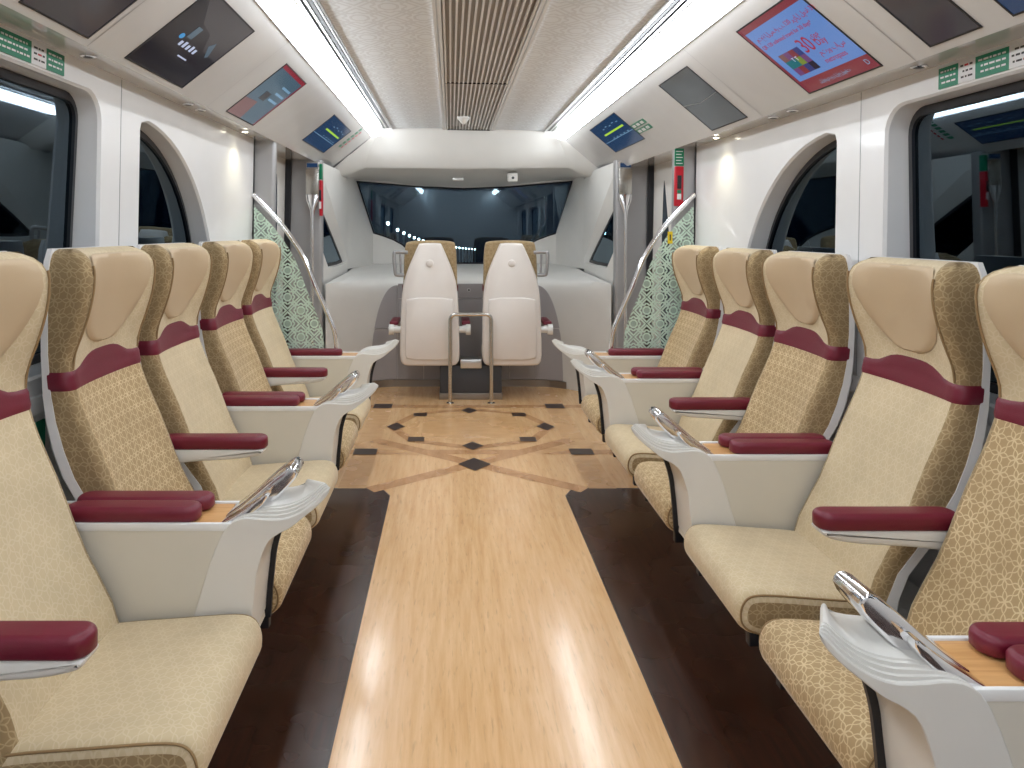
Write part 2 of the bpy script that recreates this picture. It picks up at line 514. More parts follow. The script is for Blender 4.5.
# ------------------------------------------------------------------ side walls
WX = 1.47; GX = 1.568; WT = 2.075
def rrloop(y0, y1, z0, z1, r): return rrect(y0, y1, z0, z1, r, 6)
def arch_loop():
    P = [(3.115, 1.0), (3.10, 1.02), (3.10, 1.90), (3.115, 1.935)]
    for k in range(1, 19):
        t = PI / 2 * (1 - k / 18); P.append((3.10 + 1.03 * math.cos(t), 1.0 + .955 * math.sin(t)))
    return P
WIN = [rrloop(.95, 2.76, 1.0, 1.99, .11), rrloop(-1.25, .58, 1.0, 1.99, .11)]


def holed(loops_outer_first, fn, m, b):
    bm = bmesh.new(); allp = []
    edges = []
    for L in loops_outer_first:
        vs = [bm.verts.new((p[0], p[1], 0)) for p in L]
        edges += [bm.edges.new((vs[i], vs[(i + 1) % len(vs)])) for i in range(len(vs))]
    bmesh.ops.triangle_fill(bm, use_beauty=True, use_dissolve=False, edges=edges)
    bm.verts.index_update()
    ids = b.pts([fn(v.co.x, v.co.y) for v in bm.verts])
    for f in bm.faces: b.face([ids[v.index] for v in f.verts], m)
    bm.free()


def inset_loop(L, d):
    P = np.array(L, float); n = len(P)
    a2 = sum(P[i][0] * P[(i + 1) % n][1] - P[(i + 1) % n][0] * P[i][1] for i in range(n))
    e = np.roll(P, -1, 0) - P; e = e / np.maximum(np.linalg.norm(e, axis=1), 1e-9)[:, None]
    nr = np.stack([e[:, 1], -e[:, 0]], 1) * (1 if a2 > 0 else -1)
    vn = nr + np.roll(nr, 1, 0); q = (vn ** 2).sum(1); q[q < .6] = .6; vn = vn * 2 / q[:, None]
    return [tuple(p) for p in (P - vn * d)]


wn = 0
for s, side in ((-1, 'left'), (1, 'right')):
    b = B(M['wall'], M['wall_grey'], M['grey_dark'])
    loops = [arch_loop()] + WIN
    outer = [(Y0, .93), (4.88, .93), (4.88, WT + .03), (Y0, WT + .03)]
    holed([outer] + loops, lambda y, z: (s * WX, y, z), M['wall'], b)
    for L in loops:
        r0 = b.pts([(s * WX, y, z) for y, z in L])
        r1 = b.pts([(s * (WX + .012), *p) for p in inset_loop(L, .008)])
        r2 = b.pts([(s * (GX + .02), *p) for p in inset_loop(L, .012)])
        for A, C in ((r0, r1), (r1, r2)):
            for i in range(len(A)):
                j = (i + 1) % len(A); b.face([A[i], A[j], C[j], C[i]], M['wall'])
    # ledge under the windows and grey lower wall
    b.pillow([(s * (WX + .03), .88), (s * (WX + .03), .955), (s * (WX - .012), .945), (s * (WX - .022), .925), (s * (WX - .022), .895), (s * (WX - .01), .88)],
             [(Y0, 0), (4.86, 0)], lambda p, q, a: (p, a, q), M['wall'])
    b.poly([(s * WX, Y0, -.08), (s * WX, 4.88, -.08), (s * WX, 4.88, .93), (s * WX, Y0, .93)], M['wall_grey'])
    # panel joints
    for yy in (.76, 2.92):
        b.box(s * (WX - .0015), s * (WX + .01), yy - .0018, yy + .0018, .95, WT, M['pillar'])
    o = b.build('wall_' + side, angle=30, recalc=False); struct(o); shell(o)
    for L in [WIN[0], loops[0], WIN[1]]:
        wn += 1
        LL = inset_loop(L, .012); IN = inset_loop(L, .045)
        fb = B(M['black'])
        tl = lambda z: -.031 * (z - 1.5)
        A = fb.pts([(s * (GX - .004 + tl(p[1])), *p) for p in LL]); C = fb.pts([(s * (GX - .012 + tl(p[1])), *p) for p in IN]); D = fb.pts([(s * (GX + .01 + tl(p[1])), *p) for p in IN])
        for R0, R1 in ((A, C), (C, D)):
            for i in range(len(A)):
                j = (i + 1) % len(A); fb.face([R0[i], R0[j], R1[j], R1[i]])
        w = fb.build('window_%d' % wn, smooth=False); struct(w); shell(w)
        pb = B(M['pane']); pb.pillow(IN, [(0, 0), (.006, 0)], lambda p, q, a: (s * (GX + a + tl(q)), p, q))
        pn = pb.build('pane', w, smooth=False)

# soffit strips, slanted panels, joints
def quad_strip(b, pts, y0, y1, m, s):
    for (q0, z0), (q1, z1) in zip(pts, pts[1:]):
        b.poly([(s * q0, y0, z0), (s * q0, y1, z0), (s * q1, y1, z1), (s * q1, y0, z1)], m)


PANEL = [(1.33, 2.082), (.885, 2.338)]
for s, side, k in ((-1, 'left', 1), (1, 'right', 2)):
    b = B(M['strip'], M['grey_dark'])
    b.pillow([(s * 1.60, 2.078), (s * 1.352, 2.078), (s * 1.342, 2.084), (s * 1.342, 2.13), (s * 1.60, 2.13)], [(Y0, 0), (6.42, 0)], lambda p, q, a: (p, a, q), M['strip'])
    o = b.build('trim_%d' % k, smooth=False); struct(o); shell(o)
    b = B(M['panel'], M['grey_dark'])
    quad_strip(b, [(1.342, 2.12), (1.338, 2.072), (1.328, 2.066), (.930, 2.390), (.930, 2.41)], Y0, YE, M['panel'], s)
    sl = (2.390 - 2.066) / (1.328 - .930)
    for yy in (1.2, 2.35, 3.5, 4.65):
        for q0, q1 in ((1.325, .935),):
            z0 = 2.066 + (1.328 - q0) * sl - .0012; z1 = 2.066 + (1.328 - q1) * sl - .0012
            b.poly([(s * q0, yy - .002, z0), (s * q0, yy + .002, z0), (s * q1, yy + .002, z1), (s * q1, yy - .002, z1)], M['pillar'])
    o = b.build('trim_%d' % (k + 2), smooth=False, recalc=False); struct(o); shell(o)

# cove lights
for s, side in ((-1, 'left'), (1, 'right')):
    t = thing('cove_light', (s * .887, 2.6, 2.43), 'long bright white cove light strip along the %s edge of the ceiling' % side, 'ceiling light', None)
    shell(t)
    b = B(M['light'])
    P = [(s * .043, -.040), (s * .000, -.048), (s * -.034, -.034), (s * -.042, .04)]
    P2 = [(s * .055, .0), (s * -.0, .055)]
    for (a, c) in zip(P, P[1:]):
        b.poly([(a[0], Y0 - 2.6, a[1]), (a[0], YE - 2.66, a[1]), (c[0], YE - 2.66, c[1]), (c[0], Y0 - 2.6, c[1])])
    b.build('diffuser', t, recalc=False)
    b = B(M['alu'])
    b.box(s * .044 - .003, s * .044 + .003, Y0 - 2.6, YE - 2.65, -.048, -.038)
    b.box(s * -.048 - .004, s * -.048 + .004, Y0 - 2.6, YE - 2.65, .030, .046)
    b.build('light_rim', t, smooth=False)

# ceiling
CZL = 2.47
b = B(M['ceil'], M['ceil_plain'], M['grille_dark'], M['alu'])
for s in (-1, 1):
    b.poly([(s * .73, Y0, CZL), (s * .73, YE, CZL), (s * .235, YE, CZL + .012), (s * .235, Y0, CZL + .012)], M['ceil'])
    b.poly([(s * .95, Y0, CZL + .05), (s * .95, YE, CZL + .05), (s * .73, YE, CZL + .05), (s * .73, Y0, CZL + .05)], M['grille_dark'])
b.poly([(-.235, Y0, CZL + .03), (-.235, YE, CZL + .03), (.235, YE, CZL + .03), (.235, Y0, CZL + .03)], M['grille_dark'])
o = b.build('ceiling', smooth=False, recalc=False); struct(o); shell(o)
n = 4
for s in (-1, 1):
    n += 1
    b = B(M['alu'], M['black'], M['ceil_plain'])
    for q0, q1, zz, m_ in ((.728, .736, -.012, 'alu'), (.748, .760, .0, 'alu'), (.765, .784, .002, 'black'), (.786, .798, -.002, 'alu'), (.803, .809, .004, 'black'), (.812, .818, -.006, 'alu'), (.824, .838, -.004, 'ceil_plain')):
        b.box(s * q0, s * q1, Y0, YE, CZL + zz, CZL + .05, M[m_])
    o = b.build('trim_%d' % n, smooth=False); struct(o); shell(o)
    n += 0
for s, k in ((-1, 7), (1, 8)):
    b = B(M['ceil_plain'], M['alu'])
    b.box(s * .212, s * .228, Y0, YE, CZL - .006, CZL + .03, M['ceil_plain'])
    b.box(s * .228, s * .236, Y0, YE, CZL + .004, CZL + .03, M['alu'])
    b.box(s * .236, s * .250, Y0, YE, CZL - .002, CZL + .03, M['ceil_plain'])
    o = b.build('trim_%d' % k, smooth=False); struct(o); shell(o)
gr = thing('ceiling_grille', (0, 2.6, CZL), 'long ribbed air grille running down the middle of the ceiling', 'grille'); shell(gr)
b = B(M['grille_rib'])
for k in range(15):
    x = -.2 + k * .0286
    b.box(x - .005, x + .005, Y0 - 2.6, YE - 2.62, -.002, .012)
b.build('rib_panel', gr, smooth=False)
for yy in (2.9, 4.85, 0.8):
    b = B(M['black']); b.box(-.205, .205, yy - 2.6 - .002, yy - 2.6 + .002, -.0035, .004); b.build('joint', gr, smooth=False)
b = B(M['black']); b.box(-.205, .205, YE - 2.6 - .03, YE - 2.6 - .005, -.006, .002); b.build('end_slot', gr, smooth=False)

det = thing('smoke_detector', (-.06, 6.30, CZL - .002), 'small white cone shaped detector at the far end of the ceiling grille', 'detector'); shell(det)
b = B(M['white'])
b.loft([[(r * math.cos(2 * PI * k / 20), r * math.sin(2 * PI * k / 20), z) for k in range(20)] for r, z in ((.055, 0), (.055, -.012), (.045, -.022), (.022, -.05), (.012, -.058))], cap=True)
b.build('housing', det)
b = B(M['grille_dark']); b.loft([[(r * math.cos(2 * PI * k / 16), r * math.sin(2 * PI * k / 16), z) for k in range(16)] for r, z in ((.011, -.056), (.009, -.064))], cap=True)
b.build('sensor_tip', det)
hk = thing('ceiling_fastener', (.128, 2.37, CZL - .002), 'small round metal fastener set between ribs near the top of the ceiling grille', 'fastener'); shell(hk)
b = B(M['alu']); b.loft([[(r * math.cos(2 * PI * k / 16), r * math.sin(2 * PI * k / 16), z) for k in range(16)] for r, z in ((.014, 0), (.014, -.008), (.008, -.012))], cap=True)
b.build('fastener_cap', hk)

# ------------------------------------------------------------------ front header and end wall
def header():
    b = B(M['white'])
    rows = []
    def ring(y, P):
        L = [(-x, z) for x, z in P] + [(x, z) for x, z in reversed(P[:-1])] if P[-1][0] == 0 else None
        return [(x, y, z) for x, z in L]
    rows.append(ring(7.10, [(1.33, 2.06), (1.12, 2.235), (.930, 2.390), (.84, 2.48), (.4, 2.50), (0, 2.50)]))
    rows.append(ring(7.12, [(1.32, 2.05), (1.12, 2.20), (.94, 2.35), (.86, 2.44), (.4, 2.46), (0, 2.46)]))
    rows.append(ring(7.17, [(1.31, 2.03), (1.12, 2.13), (1.03, 2.20), (.95, 2.27), (.4, 2.29), (0, 2.29)]))
    rows.append(ring(7.235, [(1.30, 2.02), (1.12, 2.07), (1.06, 2.11), (1.0, 2.135), (.4, 2.13), (0, 2.125)]))
    rows.append(ring(7.255, [(1.30, 2.018), (1.12, 2.06), (1.06, 2.095), (1.0, 2.115), (.4, 2.11), (0, 2.105)]))
    rows.append(ring(7.29, [(1.29, 2.016), (1.12, 2.055), (1.06, 2.09), (1.0, 2.105), (.4, 2.10), (0, 2.09)]))
    rows.append(ring(8.22, [(1.24, 2.06), (1.20, 2.06), (1.08, 2.055), (.95, 2.045), (.4, 1.985), (0, 1.975)]))
    b.loft(rows, M['white'], close=False)
    # closing face up to the ceiling
    b.poly([(-1.0, 7.098, 2.6), (1.0, 7.098, 2.6), (1.0, 7.098, 2.48), (-1.0, 7.098, 2.48)], M['white'])
    o = b.build('wall_front_top', angle=24, recalc=False); struct(o)


header()
WS = [(-1.21, 2.05), (-1.02, 1.46), (-.92, 1.43), (-.80, 1.385), (-.70, 1.33), (-.58, 1.22), (-.50, 1.12), (.52, 1.12), (.60, 1.22), (.72, 1.33), (.82, 1.385), (.94, 1.43), (1.04, 1.46), (1.21, 2.05),
      (.95, 2.03), (.5, 1.99), (0, 1.97), (-.5, 1.99), (-.95, 2.03)]
b = B(M['white'])
holed([[(-1.6, .0), (1.6, .0), (1.6, 2.35), (-1.6, 2.35)], WS], lambda x, z: (x, 8.2, z), M['white'], b)
r0 = b.pts([(x, 8.2, z) for x, z in WS]); r1 = b.pts([(x, 8.26, z) for x, z in WS])
for i in range(len(WS)):
    j = (i + 1) % len(WS); b.face([r0[i], r0[j], r1[j], r1[i]])
o = b.build('wall_front', smooth=False, recalc=False); struct(o)
wn += 1
fb = B(M['black']); IN = inset_loop(WS, .018)
A = fb.pts([(x, 8.215, z) for x, z in WS]); C = fb.pts([(x, 8.205, z) for x, z in IN]); D = fb.pts([(x, 8.24, z) for x, z in IN])
for R0, R1 in ((A, C), (C, D)):
    for i in range(len(A)):
        j = (i + 1) % len(A); fb.face([R0[i], R0[j], R1[j], R1[i]])
w = fb.build('window_%d' % wn, smooth=False); struct(w)
pb = B(M['wind']); pb.pillow(IN, [(8.24, 0), (8.246, 0)], lambda p, q, a: (p, a, q)); pb.build('pane', w, smooth=False)

# cab side walls with the triangular windows
def qs(y): return 1.275 - (y - 6.35) * .05
TRI = smooth_closed([(6.37, 1.16), (6.37, 1.78), (6.42, 1.77), (7.50, 1.20), (7.52, 1.16)], 1)
TRO = smooth_closed([(6.36, 1.155), (6.36, 1.96), (6.50, 1.95), (7.545, 1.22), (7.555, 1.155)], 1)
for s, side in ((-1, 'front_left'), (1, 'front_right')):
    b = B(M['white'])
    holed([[(6.35, -.05), (7.56, -.05), (7.56, 2.02), (7.1, 2.08), (6.35, 2.09)], TRO], lambda y, z: (s * qs(y), y, z), M['white'], b)
    r0 = b.pts([(s * qs(y), y, z) for y, z in TRO]); r1 = b.pts([(s * (qs(y) + .055), y, z) for y, z in TRI])
    for i in range(len(TRI)):
        j = (i + 1) % len(TRI); b.face([r0[i], r0[j], r1[j], r1[i]])
    # swept A pillar running to the windscreen edge
    rows = []
    for z in (1.10, 1.30, 1.46, 1.60, 1.80, 2.06):
        xw = 1.02 + max(0, (z - 1.46)) / .59 * .19
        P = [(qs(7.56), 7.56), (qs(7.56) - .03, 7.78), ((qs(7.56) * .45 + xw * .55) - .02, 8.0), (xw, 8.205)]
        rows.append([(s * q, y, z) for q, y in P])
    b.loft(rows, M['white'], close=False)
    o = b.build('wall_' + side, angle=50, recalc=False); struct(o)
    wn += 1
    pb = B(M['pane']); pb.pillow(TRI, [(.05, 0), (.056, 0)], lambda p, q, a: (s * (qs(p) + a), p, q))
    w = pb.build('window_%d' % wn, smooth=False); struct(w)
    fb = B(M['black']); TI = inset_loop(TRI, .03)
    A = fb.pts([(s * (qs(y) + .046), y, z) for y, z in TRI]); C = fb.pts([(s * (qs(y) + .046), y, z) for y, z in TI])
    for i in range(len(A)):
        j = (i + 1) % len(A); fb.face([A[i], A[j], C[j], C[i]])
    fb.build('gasket', w, smooth=False)

# back wall behind the camera
b = B(M['wall']); b.box(-1.62, 1.62, Y0 - .05, Y0, -.06, 2.5); struct(b.build('wall_back', smooth=False))

# ------------------------------------------------------------------ front console (dashboard body)
dash = thing('front_console', (0, 7.2, 0), 'white moulded front console with grey panels below the windscreen', 'console')
def plan(t):
    """front face of the moulding: t in [-1,1] -> x, y"""
    a = abs(t); s = 1 if t >= 0 else -1
    if a < .5: return (s * a / .5 * .66, 7.06)
    u = (a - .5) / .5
    return (s * (.66 + .58 * math.sin(u * PI / 2) ** 1.0 * (.55 + .45 * u)), 7.06 - .68 * (1 - math.cos(u * PI / 2)) ** 1.2)
b = B(M['white'])
T = [i / 30 for i in range(-30, 31)]
rows = []
for z, back in ((0, .0), (.06, .0), (.5, 0), (.80, .0), (.90, .004), (.96, .015), (1.0, .04), (1.03, .09)):
    rows.append([(plan(t)[0], plan(t)[1] - 7.2 + back * (1 if abs(t) < .8 else (1 - abs(t)) / .2), z) for t in T])
rows.append([(max(-1.2, min(1.2, plan(t)[0] * 1.0)), max(plan(t)[1], 7.5) - 7.2, 1.075) for t in T])
rows.append([(max(-1.2, min(1.2, plan(t)[0] * 1.0)), .99, 1.122) for t in T])
b.loft(rows, M['white'], close=False)
b.build('moulding', dash, angle=60, recalc=False)
# grey panels standing just proud of the moulding
def grey_panel(name, t0, t1, zf, off=.012, n=18, m='grey'):
    b = B(M[m])
    F, G = [], []
    for i in range(n + 1):
        t = t0 + (t1 - t0) * i / n; x, y = plan(t)
        F.append((x, y - 7.2 - off)); G.append(zf(t))
    lo = [g[0] for g in G]; hi = [g[1] for g in G]
    for i in range(n):
        a, c = F[i], F[i + 1]
        b.poly([(*a, lo[i]), (*c, lo[i + 1]), (*c, hi[i + 1]), (*a, hi[i])])
        b.poly([(*a, hi[i]), (*c, hi[i + 1]), (c[0], c[1] + off + .004, hi[i + 1]), (a[0], a[1] + off + .004, hi[i])])
    for i in (0, n):
        a = F[i]; b.poly([(*a, lo[i]), (*a, hi[i]), (a[0], a[1] + off + .004, hi[i]), (a[0], a[1] + off + .004, lo[i])])
    return b.build(name, dash, recalc=False, angle=60)
half = .5
grey_panel('upper_panel', -half, half, lambda t: (.845, .985))
for a, c in ((-half, -.315), (-.31, .31), (.315, half)):
    grey_panel('lower_panel', a, c, lambda t: (.07, .838))
for s in (-1, 1):
    e = .70
    def zf(t, e=e):
        u = (abs(t) - half) / (e - half); top = .14 + .83 * math.sqrt(max(0, 1 - u ** 2.6)) * 1.0
        return (.07, max(.075, top))
    def zl(t): lo, hi = zf(t); return (lo, min(hi, .56))
    def zu(t): lo, hi = zf(t); return (.566, max(.567, hi))
    t0, t1 = (-e, -half - .004) if s < 0 else (half + .004, e)
    grey_panel('flared_panel', t0, t1, zl, n=24); 
    u_end = half + (e - half) * (1 - ((.566 - .14) / .83) ** 2) ** (1 / 2.6)
    t0, t1 = (-u_end, -half - .004) if s < 0 else (half + .004, u_end)
    grey_panel('flared_panel', t0, t1, zu, n=24)
grey_panel('kick_strip', -.72, .72, lambda t: (0, .065), off=.018, n=40, m='toe')
b = B(M['alu']); b.tube([(.02, 7.048 - 7.2 - .008, .925), (.02, 7.048 - 7.2, .925)], .018, n=16); b.tube([(.02, 7.03 - 7.2, .925), (.02, 7.04 - 7.2, .925)], .009, M['black'], n=12)
b.build('lock', dash)
b = B(M['sign_white']); b.box(.60, .63, 7.035 - 7.2, 7.05 - 7.2, .245, .258); b.build('latch', dash)

# camera on header
cc = thing('security_camera', (.47, 7.42, 2.045), 'small white security camera under the header above the right end seat', 'camera')
b = B(M['white']); b.box(-.05, .05, -.05, .05, -.06, .03, r=.015); b.build('housing', cc)
b = B(M['black']); b.tube([(0, -.058, -.022), (0, -.049, -.022)], .013); b.build('lens', cc)
cc = thing('header_handle', (-.08, 7.44, 2.03), 'small pale latch under the middle of the header', 'latch')
b = B(M['alu']); b.box(-.055, .055, -.02, .02, -.035, .0, r=.006); b.build('latch_plate', cc)

# ------------------------------------------------------------------ doorways
for s, side, k in ((-1, 'left', 1), (1, 'right', 2)):
    b = B(M['white'], M['pane'], M['black'], M['grey_dark'])
    X = 1.575
    L = smooth_closed([(5.98, 1.95), (5.95, 1.90), (5.80, 1.45), (5.76, 1.1), (5.78, .75), (5.88, .55), (5.97, .52), (6.0, .7), (6.02, 1.2), (6.0, 1.8)], 2)
    L2 = smooth_closed([(5.02, 1.95), (5.05, 1.90), (5.20, 1.45), (5.24, 1.1), (5.22, .75), (5.12, .55), (5.03, .52), (5.0, .7), (4.98, 1.2), (5.0, 1.8)], 2)
    holed([[(4.70, -.05), (6.36, -.05), (6.36, 2.10), (4.70, 2.10)], L, L2], lambda y, z: (s * X, y, z), M['white'], b)
    for yy in (5.5,):
        b.box(s * (X - .004), s * (X + .01), yy - .008, yy + .008, 0, 2.09, M['black'])
    for yy in (4.98, 6.275):
        b.box(s * (X - .05), s * (X + .01), yy, yy + .022, 0, 2.09, M['black'])
    o = b.build('door_%d' % k, smooth=False, recalc=False); struct(o); shell(o)
    for LL in (L, L2):
        pb = B(M['pane']); pb.pillow(LL, [(0, 0), (.004, 0)], lambda p, q, a: (s * (X + .004 + a), p, q), M['pane'])
        pb.build('door_glass', o, smooth=False)
    # frames either side of the opening (near jamb, far pillar)
    b = B(M['pillar'], M['black'], M['white'])
    b.pillow(rrect(s * 1.335 if s > 0 else -1.60, 1.60 if s > 0 else -1.335, 4.905, 4.98, .02), [(-.04, 0), (2.10, 0)], lambda p, q, a: (p, q, a), M['pillar'])
    b.box(s * 1.468, s * 1.476, 4.882, 4.904, 0, 2.08, M['black'])
    o = b.build('door_frame_%d' % k, angle=40); struct(o); shell(o)
    b = B(M['pillar'], M['black'])
    b.pillow(rrect(s * 1.262 if s > 0 else -1.55, 1.55 if s > 0 else -1.262, 6.30, 6.42, .02), [(-.04, 0), (2.10, 0)], lambda p, q, a: (p, q, a), M['pillar'])
    o = b.build('door_frame_%d' % (k + 2), angle=40); struct(o)
    # grab pole on pillar: flat spoon shaped chrome plate running into a pole
    x0 = s * 1.325
    t = thing('grab_pole', (x0, 6.22, 0), 'tall chrome grab pole with broad spoon shaped top on the %s door pillar' % side, 'grab pole', None)
    b = B(M['chrome'])
    rows = []
    for z, w_, d_ in ((.0, .015, .015), (.55, .015, .015), (1.2, .015, .015), (1.60, .016, .015), (1.66, .02, .015), (1.70, .035, .014), (1.75, .052, .012), (1.80, .055, .008)):
        rows.append([(w_ * math.cos(2 * PI * k / 18), d_ * math.sin(2 * PI * k / 18) , z) for k in range(18)])
    b.loft(rows, cap=True); b.build('pole', t, angle=50)
    b = B(M['steel']); b.box(-.055, .055, -.006, .006, 1.80, 2.02, r=.003); b.build('top_plate', t)
    b = B(SC['navy']); b.box(-.045, .045, -.010, .006, 2.03, 2.065); b.box(-.05, .05, -.006, .07, 2.02, 2.078, M['alu']); b.build('sign_cap', t)
    # warning light above the door
    t = thing('door_warning_light', (s * 1.50, 5.10, 2.072), 'amber door warning light above the %s doorway' % side, 'warning light'); shell(t)
    b = B(M['orange']); b.box(-.03, .03, -.12, .12, -.012, .0, r=.008); b.build('lens', t)
    b = B(M['pillar']); b.box(-.045, .045, -.15, .15, -.004, .008); b.build('base', t)

# emergency handle units
def emergency(x, y, s, label, flip):
    t = thing('emergency_handle', (x, y, 1.685), label, 'emergency handle'); shell(t)
    b = B(M['sign_red']); b.box(-.030, .030, -.012, .01, .0, .265, r=.006); b.build('red_box', t)
    b = B(M['black']); b.box(-.014, .014, -.019, -.011, .115, .205, r=.005); b.build('handle', t)
    b = B(M['sign_white']); b.box(-.013, .013, -.016, -.011, .045, .082); b.build('white_label', t)
    b = B(M['green']); b.box(-.013, .013, -.016, -.011, .086, .108); b.build('green_label', t)
    b = B(M['green'], M['sign_white']); b.box(-.030, .030, -.005, .005, .27, .385)
    for k in range(5): b.box(-.022, .022 - .008 * (k % 2), -.0065, -.005, .282 + k * .020, .288 + k * .020, M['sign_white'])
    b.build('instruction_plate', t)
emergency(1.362, 4.902, 1, 'red and green emergency door handle on the right door jamb', False)
t = thing('emergency_handle', (-1.257, 6.255, 1.62), 'narrow red and green emergency handle beside the chrome pole on the left door pillar', 'emergency handle')
b = B(M['sign_red']); b.box(-.008, .014, -.04, .03, .0, .30, r=.004); b.build('red_box', t)
b = B(M['green']); b.box(-.008, .012, -.036, .03, .31, .44); b.build('instruction_plate', t)
b = B(M['sign_white']); b.box(-.010, .010, -.043, -.039, .06, .12); b.build('white_label', t)
b = B(M['black']); b.box(-.009, .009, -.046, -.039, .13, .22, r=.003); b.build('handle', t)

# ------------------------------------------------------------------ patterned glass screens with curved rails
RAIL = [(1.46, 1.735), (1.40, 1.672), (1.25, 1.507), (1.127, 1.318), (1.048, 1.129), (.975, .964), (.922, .825), (.906, .69)]
for s, side in ((-1, 'left'), (1, 'right')):
    yy = 4.862
    t = thing('patterned_glass_screen', (s * 1.2, yy, .69), 'mint patterned glass screen with curved chrome rail beside the %s doorway' % side, 'glass screen')
    R = catmull(RAIL, 6)
    top = [(q + .012, z - .012) for q, z in R]
    # glass edge recedes from the rail toward the bottom as in a sail shape
    G = []
    for i, (q, z) in enumerate(R):
        u = i / (len(R) - 1)
        G.append((q + .03 + .055 * u, z - .035 * (1 - u)))
    G = [(min(q, 1.455), z) for q, z in G]
    G[-1] = (G[-1][0], .69)
    P = [(q, z) for q, z in G] + [(1.455, .69)]
    b = B(M['glass_pattern'])
    for yo in (0, .006):
        ids = b.pts([(s * (q - 1.2), yo, z - .69) for q, z in P])
        b.face(ids, None, [(q, z) for q, z in P])
    b2 = b.build('glass_panel', t, smooth=False, recalc=False)
    b = B(M['chrome']); b.tube([(s * (q - 1.2), 0, z - .69) for q, z in R], .017, n=14); b.build('curved_rail', t, angle=60)
    b = B(M['steel'])
    b.box(s * (.906 - 1.2) - .025, s * (.906 - 1.2) + .025, -.025, .025, -.004, .010, r=.006); b.build('rail_foot', t)
    if s > 0:
        b = B(M['yellow']); b.box(1.30 - 1.2 - .018, 1.30 - 1.2 + .014, -.003, 0, 1.46 - .69 - .05, 1.46 - .69 + .03); b.box(1.30 - 1.2 - .006, 1.30 - 1.2 + .002, -.004, -.003, 1.46 - .69 - .03, 1.46 - .69 + .01, M['black'])
        b.build('warning_label', t, smooth=False)

# ------------------------------------------------------------------ displays on the slanted panels
def text_mesh(txt, size, m, parent, loc, name='screen_text', align='LEFT', yscale=1.0):
    cu = bpy.data.curves.new('tmp', 'FONT'); cu.body = txt; cu.size = size; cu.align_x = align; cu.align_y = 'CENTER'; cu.extrude = .0002
    o = bpy.data.objects.new('tmp', cu); COL.objects.link(o)
    bpy.context.view_layer.update()
    me = bpy.data.meshes.new_from_object(o.evaluated_get(bpy.context.evaluated_depsgraph_get()))
    bpy.data.objects.remove(o); bpy.data.curves.remove(cu)
    me.materials.clear(); me.materials.append(m)
    r = bpy.data.objects.new(name, me); COL.objects.link(r); r.parent = parent; r.location = loc; r.scale = (1, yscale, 1)
    return r


def flat(b, x0, x1, y0, y1, z, m): b.poly([(x0, y0, z), (x1, y0, z), (x1, y1, z), (x0, y1, z)], m)


def panel_frame(s, yc, q, name, label, cat, group=None):
    ang = math.atan2(2.390 - 2.066, 1.328 - .930); c, sn = math.cos(ang), math.sin(ang)
    z = 2.066 + (1.328 - q) * math.tan(ang)
    xa = Vector((0, -1, 0)) if s > 0 else Vector((0, 1, 0)); ya = Vector((-s * c, 0, sn)); za = xa.cross(ya)
    t = thing(name, (0, 0, 0), label, cat, group)
    t.matrix_world = Matrix(((xa.x, ya.x, za.x, s * q), (xa.y, ya.y, za.y, yc), (xa.z, ya.z, za.z, z), (0, 0, 0, 1)))
    shell(t); return t


def display(s, y0, y1, q0, q1, label, fill):
    w = abs(y1 - y0); h = abs(q0 - q1) / math.cos(math.atan2(2.390 - 2.066, 1.328 - .930))
    t = panel_frame(s, (y0 + y1) / 2, (q0 + q1) / 2, 'display_screen', label, 'screen')
    b = B(M['black'])
    x, y, e = w / 2, h / 2, .006
    b.box(-x - e, x + e, -y - e, -y, -.004, .003); b.box(-x - e, x + e, y, y + e, -.004, .003); b.box(-x - e, -x, -y, y, -.004, .003); b.box(x, x + e, -y, y, -.004, .003)
    b.build('bezel', t, smooth=False)
    p = fill(t, x, y)
    return t


def base_panel(t, x, y, m):
    b = B(m); b.box(-x, x, -y, y, -.003, .0015); return b.build('screen_panel', t, smooth=False)


def ad_fill(t, x, y):
    p = base_panel(t, x, y, SC['blue'])
    b = B(SC['red']); z = .002
    flat(b, -x, x, -y, -y + .062, z, SC['red']); flat(b, -x, x, y - .03, y, z, SC['red']); flat(b, -x, -x + .022, -y, y, z, SC['red'])
    b.build('red_border', t, smooth=False)
    b = B(SC['ink']); cols = ['purple', 'indigo', 'teal', 'olive', 'brown', 'red', 'ink', 'teal', 'purple']
    for i in range(4):
        for j in range(3):
            flat(b, -x + .065 + i * .04, -x + .105 + i * .04, -y + .085 + j * .04, -y + .125 + j * .04, .0021, SC[cols[(i * 5 + j * 2) % 9]])
    c = b.build('travel_card', t, smooth=False)
    T = SC['text']; 
    text_mesh('30', .085, T, t, (-.015, .0, .0022), yscale=1.15)
    text_mesh('يوم', .036, T, t, (.085, .025, .0022)); text_mesh('Day', .042, T, t, (.085, -.01, .0022))
    text_mesh('مترو باس', .034, T, t, (.045, -.052, .0022)); text_mesh('metropass', .034, T, t, (.03, -.092, .0022))
    text_mesh('متعة السفر بـ 120 ريال لمدة 30', .030, T, t, (-.20, .115, .0022)); text_mesh('QR 120 unlimited travel for 30 days*', .026, T, t, (-.215, .072, .0022))
    text_mesh('T T', .03, SC['white'], t, (-x + .12, -y + .16, .0024))
    text_mesh('للمزيد من المعلومات', .022, SC['pale'], t, (-.12, -y + .03, .0024)); text_mesh('D', .034, SC['pale'], t, (.2, -y + .032, .0024))


